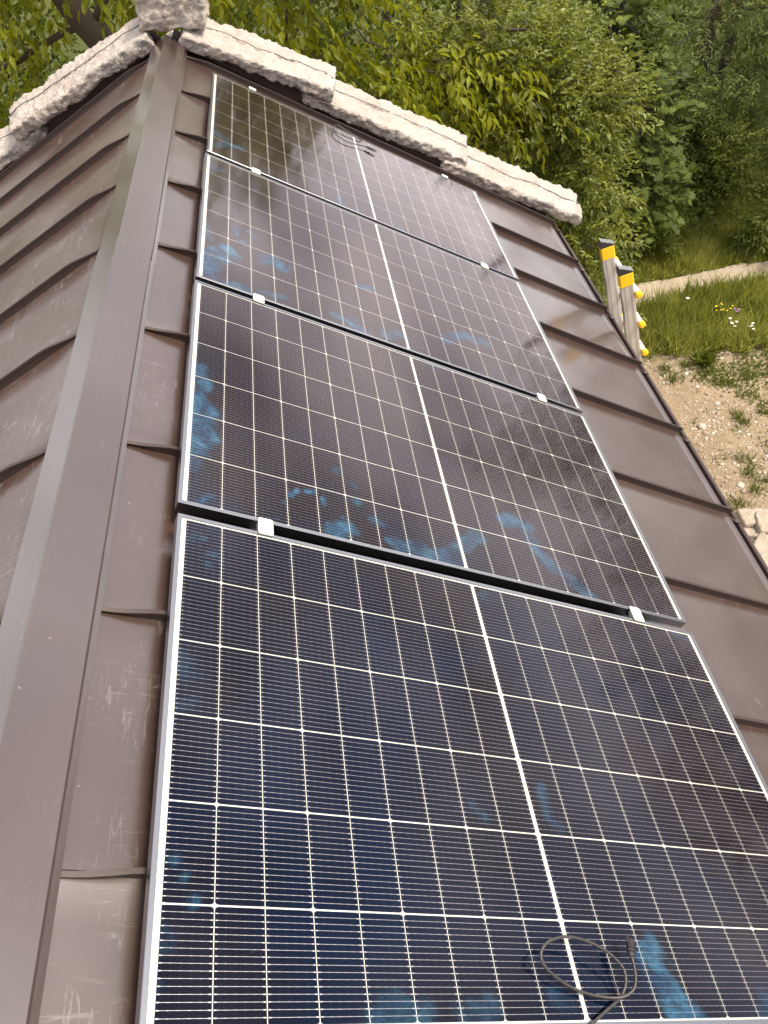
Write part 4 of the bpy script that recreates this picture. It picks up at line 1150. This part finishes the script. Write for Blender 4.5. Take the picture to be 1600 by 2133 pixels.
# low weeds creeping over the yard in patches
def weeds():
    rng = np.random.default_rng(71); pts = []
    while len(pts) < 9500:
        x, y = rng.uniform(2.8, 8.5), rng.uniform(3.0, 9.3)
        k_ = noise.noise(Vector((x*1.3, y*1.3, 5.5))) + 0.5*noise.noise(Vector((x*4, y*4, 2.5))) + 0.16*(y - 7.2)
        if rng.uniform() > 1.6*(k_ - 0.12): continue
        pts.append((x, y, gz(x, y) - 0.002))
    P = np.array(pts); n = len(P)
    D = np.stack([rng.normal(0, 1.0, n), rng.normal(0, 1.0, n), np.full(n, 0.8)], 1)
    V, F, ti = place(LEAF, P, D, np.stack([rng.normal(0, .5, n), rng.normal(0, .5, n), np.ones(n)], 1), rng.uniform(0.025, 0.085, n), rng.uniform(0.008, 0.026, n), np.clip(rng.normal(.45, .3, n), 0, 1))
    o = mk_np('ground_weeds', V, F, M_TUFT, None, False, ti); o['kind'] = 'stuff'; tag(o, 'thin green weeds creeping over the bare yard', 'weeds')
weeds()

# rocks at the lower right
rocks = [((1572, 1082), 0.26, 0.18, 0.12, 'broad pale rock lying nearest the top of the rock pile by the eave'),
         ((1597, 1098), 0.24, 0.2, 0.14, 'pale rock cut by the right edge beside the eave'),
         ((1562, 1112), 0.16, 0.12, 0.09, 'small brownish rock tucked against the eave line'),
         ((1590, 1142), 0.22, 0.17, 0.12, 'rounded cream rock low at the right edge'),
         ((1548, 1078), 0.12, 0.1, 0.06, 'little flat rock left of the pale rocks'),
         ((1598, 1172), 0.2, 0.16, 0.1, 'lowest rock showing in the corner between eave and right edge'),
         ((1578, 1128), 0.11, 0.09, 0.06, 'smallest stone wedged between the cream rocks')]
for i, (q, l_, d_, t_, lb) in enumerate(rocks):
    g = at_ground(*q)
    o = rough_block('rock', l_*1.5, d_*1.4, t_*0.85, 20 + i*1.7, M_ROCK, 1.0, 0.022, 0, min(0.02, t_*0.2))
    o.location = (g.x, g.y, gz(g.x, g.y) - 0.03); o.rotation_euler = (0.1*i % 0.3, 0.08, i*1.3)
    tag(o, lb, 'rock', 'rocks heaped by the eave')

# grass tufts in the gravel
tufts = [(1500, 795), (1562, 785), (1535, 868), (1545, 955), (1560, 985), (1383, 772), (1403, 792), (1540, 1050), (1575, 1020), (1478, 775), (1592, 860), (1520, 800), (1568, 965), (1550, 880), (1350, 748), (1430, 762), (1512, 1062), (1588, 1000)]
rng = np.random.default_rng(61)
for i, q in enumerate(tufts):
    g = at_ground(*q); n = int(rng.integers(40, 90)); s_ = rng.uniform(0.035, 0.06)
    P = np.stack([rng.normal(0, s_, n), rng.normal(0, s_, n), np.zeros(n)], 1)
    D = np.stack([P[:, 0]*5 + rng.normal(0, .4, n), P[:, 1]*5 + rng.normal(0, .4, n), np.ones(n)], 1)
    LL = rng.uniform(0.05, 0.16, n)
    V, F, ti = place(BLADE, P, D, rng.normal(size=(n, 3)), LL, rng.uniform(0.006, 0.013, n), np.clip(rng.normal(.5, .25, n), 0, 1))
    o = mk_np('grass_tuft', V, F, M_TUFT, None, False, ti); o.location = (g.x, g.y, gz(g.x, g.y) - 0.003)
    tag(o, 'small green grass tuft growing in the bare gravel', 'grass tuft', 'grass tufts in the gravel')
g = at_ground(1466, 760); n = 60
P = rng.normal(0, 0.03, (n, 3)); P[:, 2] = 0
D = np.stack([P[:, 0]*12 + rng.normal(0, .25, n), P[:, 1]*12 + rng.normal(0, .25, n), np.ones(n)], 1)
V, F, ti = place(LEAF, P, D, rng.normal(size=(n, 3)), rng.uniform(0.14, 0.28, n), rng.uniform(0.02, 0.04, n), np.clip(rng.normal(.4, .25, n), 0, 1))
o = mk_np('dock_plant', V, F, M_TUFT, None, False, ti); o.location = (g.x, g.y, gz(g.x, g.y) - 0.003)
tag(o, 'upright broad leaved weed at the edge between gravel and meadow', 'plant')

# meadow flowers
def flower(q, n, spread, r, mat, label, h=0.26, group=None):
    g = at_ground(*q); f_ = thing('wildflower', label, 'flower', (g.x, g.y, gz(g.x, g.y)), (0, 0, 0), group)
    hs = MB()
    for i in range(n):
        a_ = rng.uniform(0, 6.3); d = spread*math.sqrt(rng.uniform(0, 1)); x, y, z = d*math.cos(a_), d*math.sin(a_), h*rng.uniform(0.75, 1.15)
        hs.tube([(x*0.3, y*0.3, 0), (x*0.7, y*0.7, z*0.6), (x, y, z)], 0.0022, 4)
        b = MB()
        for k in range(6):
            t = k*math.pi/3 + a_; 
            b.add([(x, y, z), (x + r*math.cos(t-.42), y + r*math.sin(t-.42), z+r*.25), (x + r*1.2*math.cos(t), y + r*1.2*math.sin(t), z+r*.15), (x + r*math.cos(t+.42), y + r*math.sin(t+.42), z+r*.25)], [(0, 1, 2, 3)])
        b.tube([(x, y, z - 0.003), (x, y, z + r*0.25)], r*0.35, 6)
        b.build('blossom', mat, f_)
    hs.build('stem', M_STEM, f_)
flower((1500, 668), 11, 0.16, 0.013, M_FYEL, 'cluster of bright yellow flowers in the meadow right of the ladder')
flower((1513, 705), 5, 0.11, 0.019, M_FWHITE, 'white flower heads just below the yellow flowers')
flower((1562, 712), 4, 0.07, 0.020, M_FWHITE, 'white flower heads near the right edge of the meadow')
flower((1528, 672), 3, 0.08, 0.022, M_FPUR, 'dull purple flowers right of the yellow cluster')
flower((1425, 655), 1, 0.01, 0.026, M_FWHITE, 'single white flower in the meadow close to the ladder')
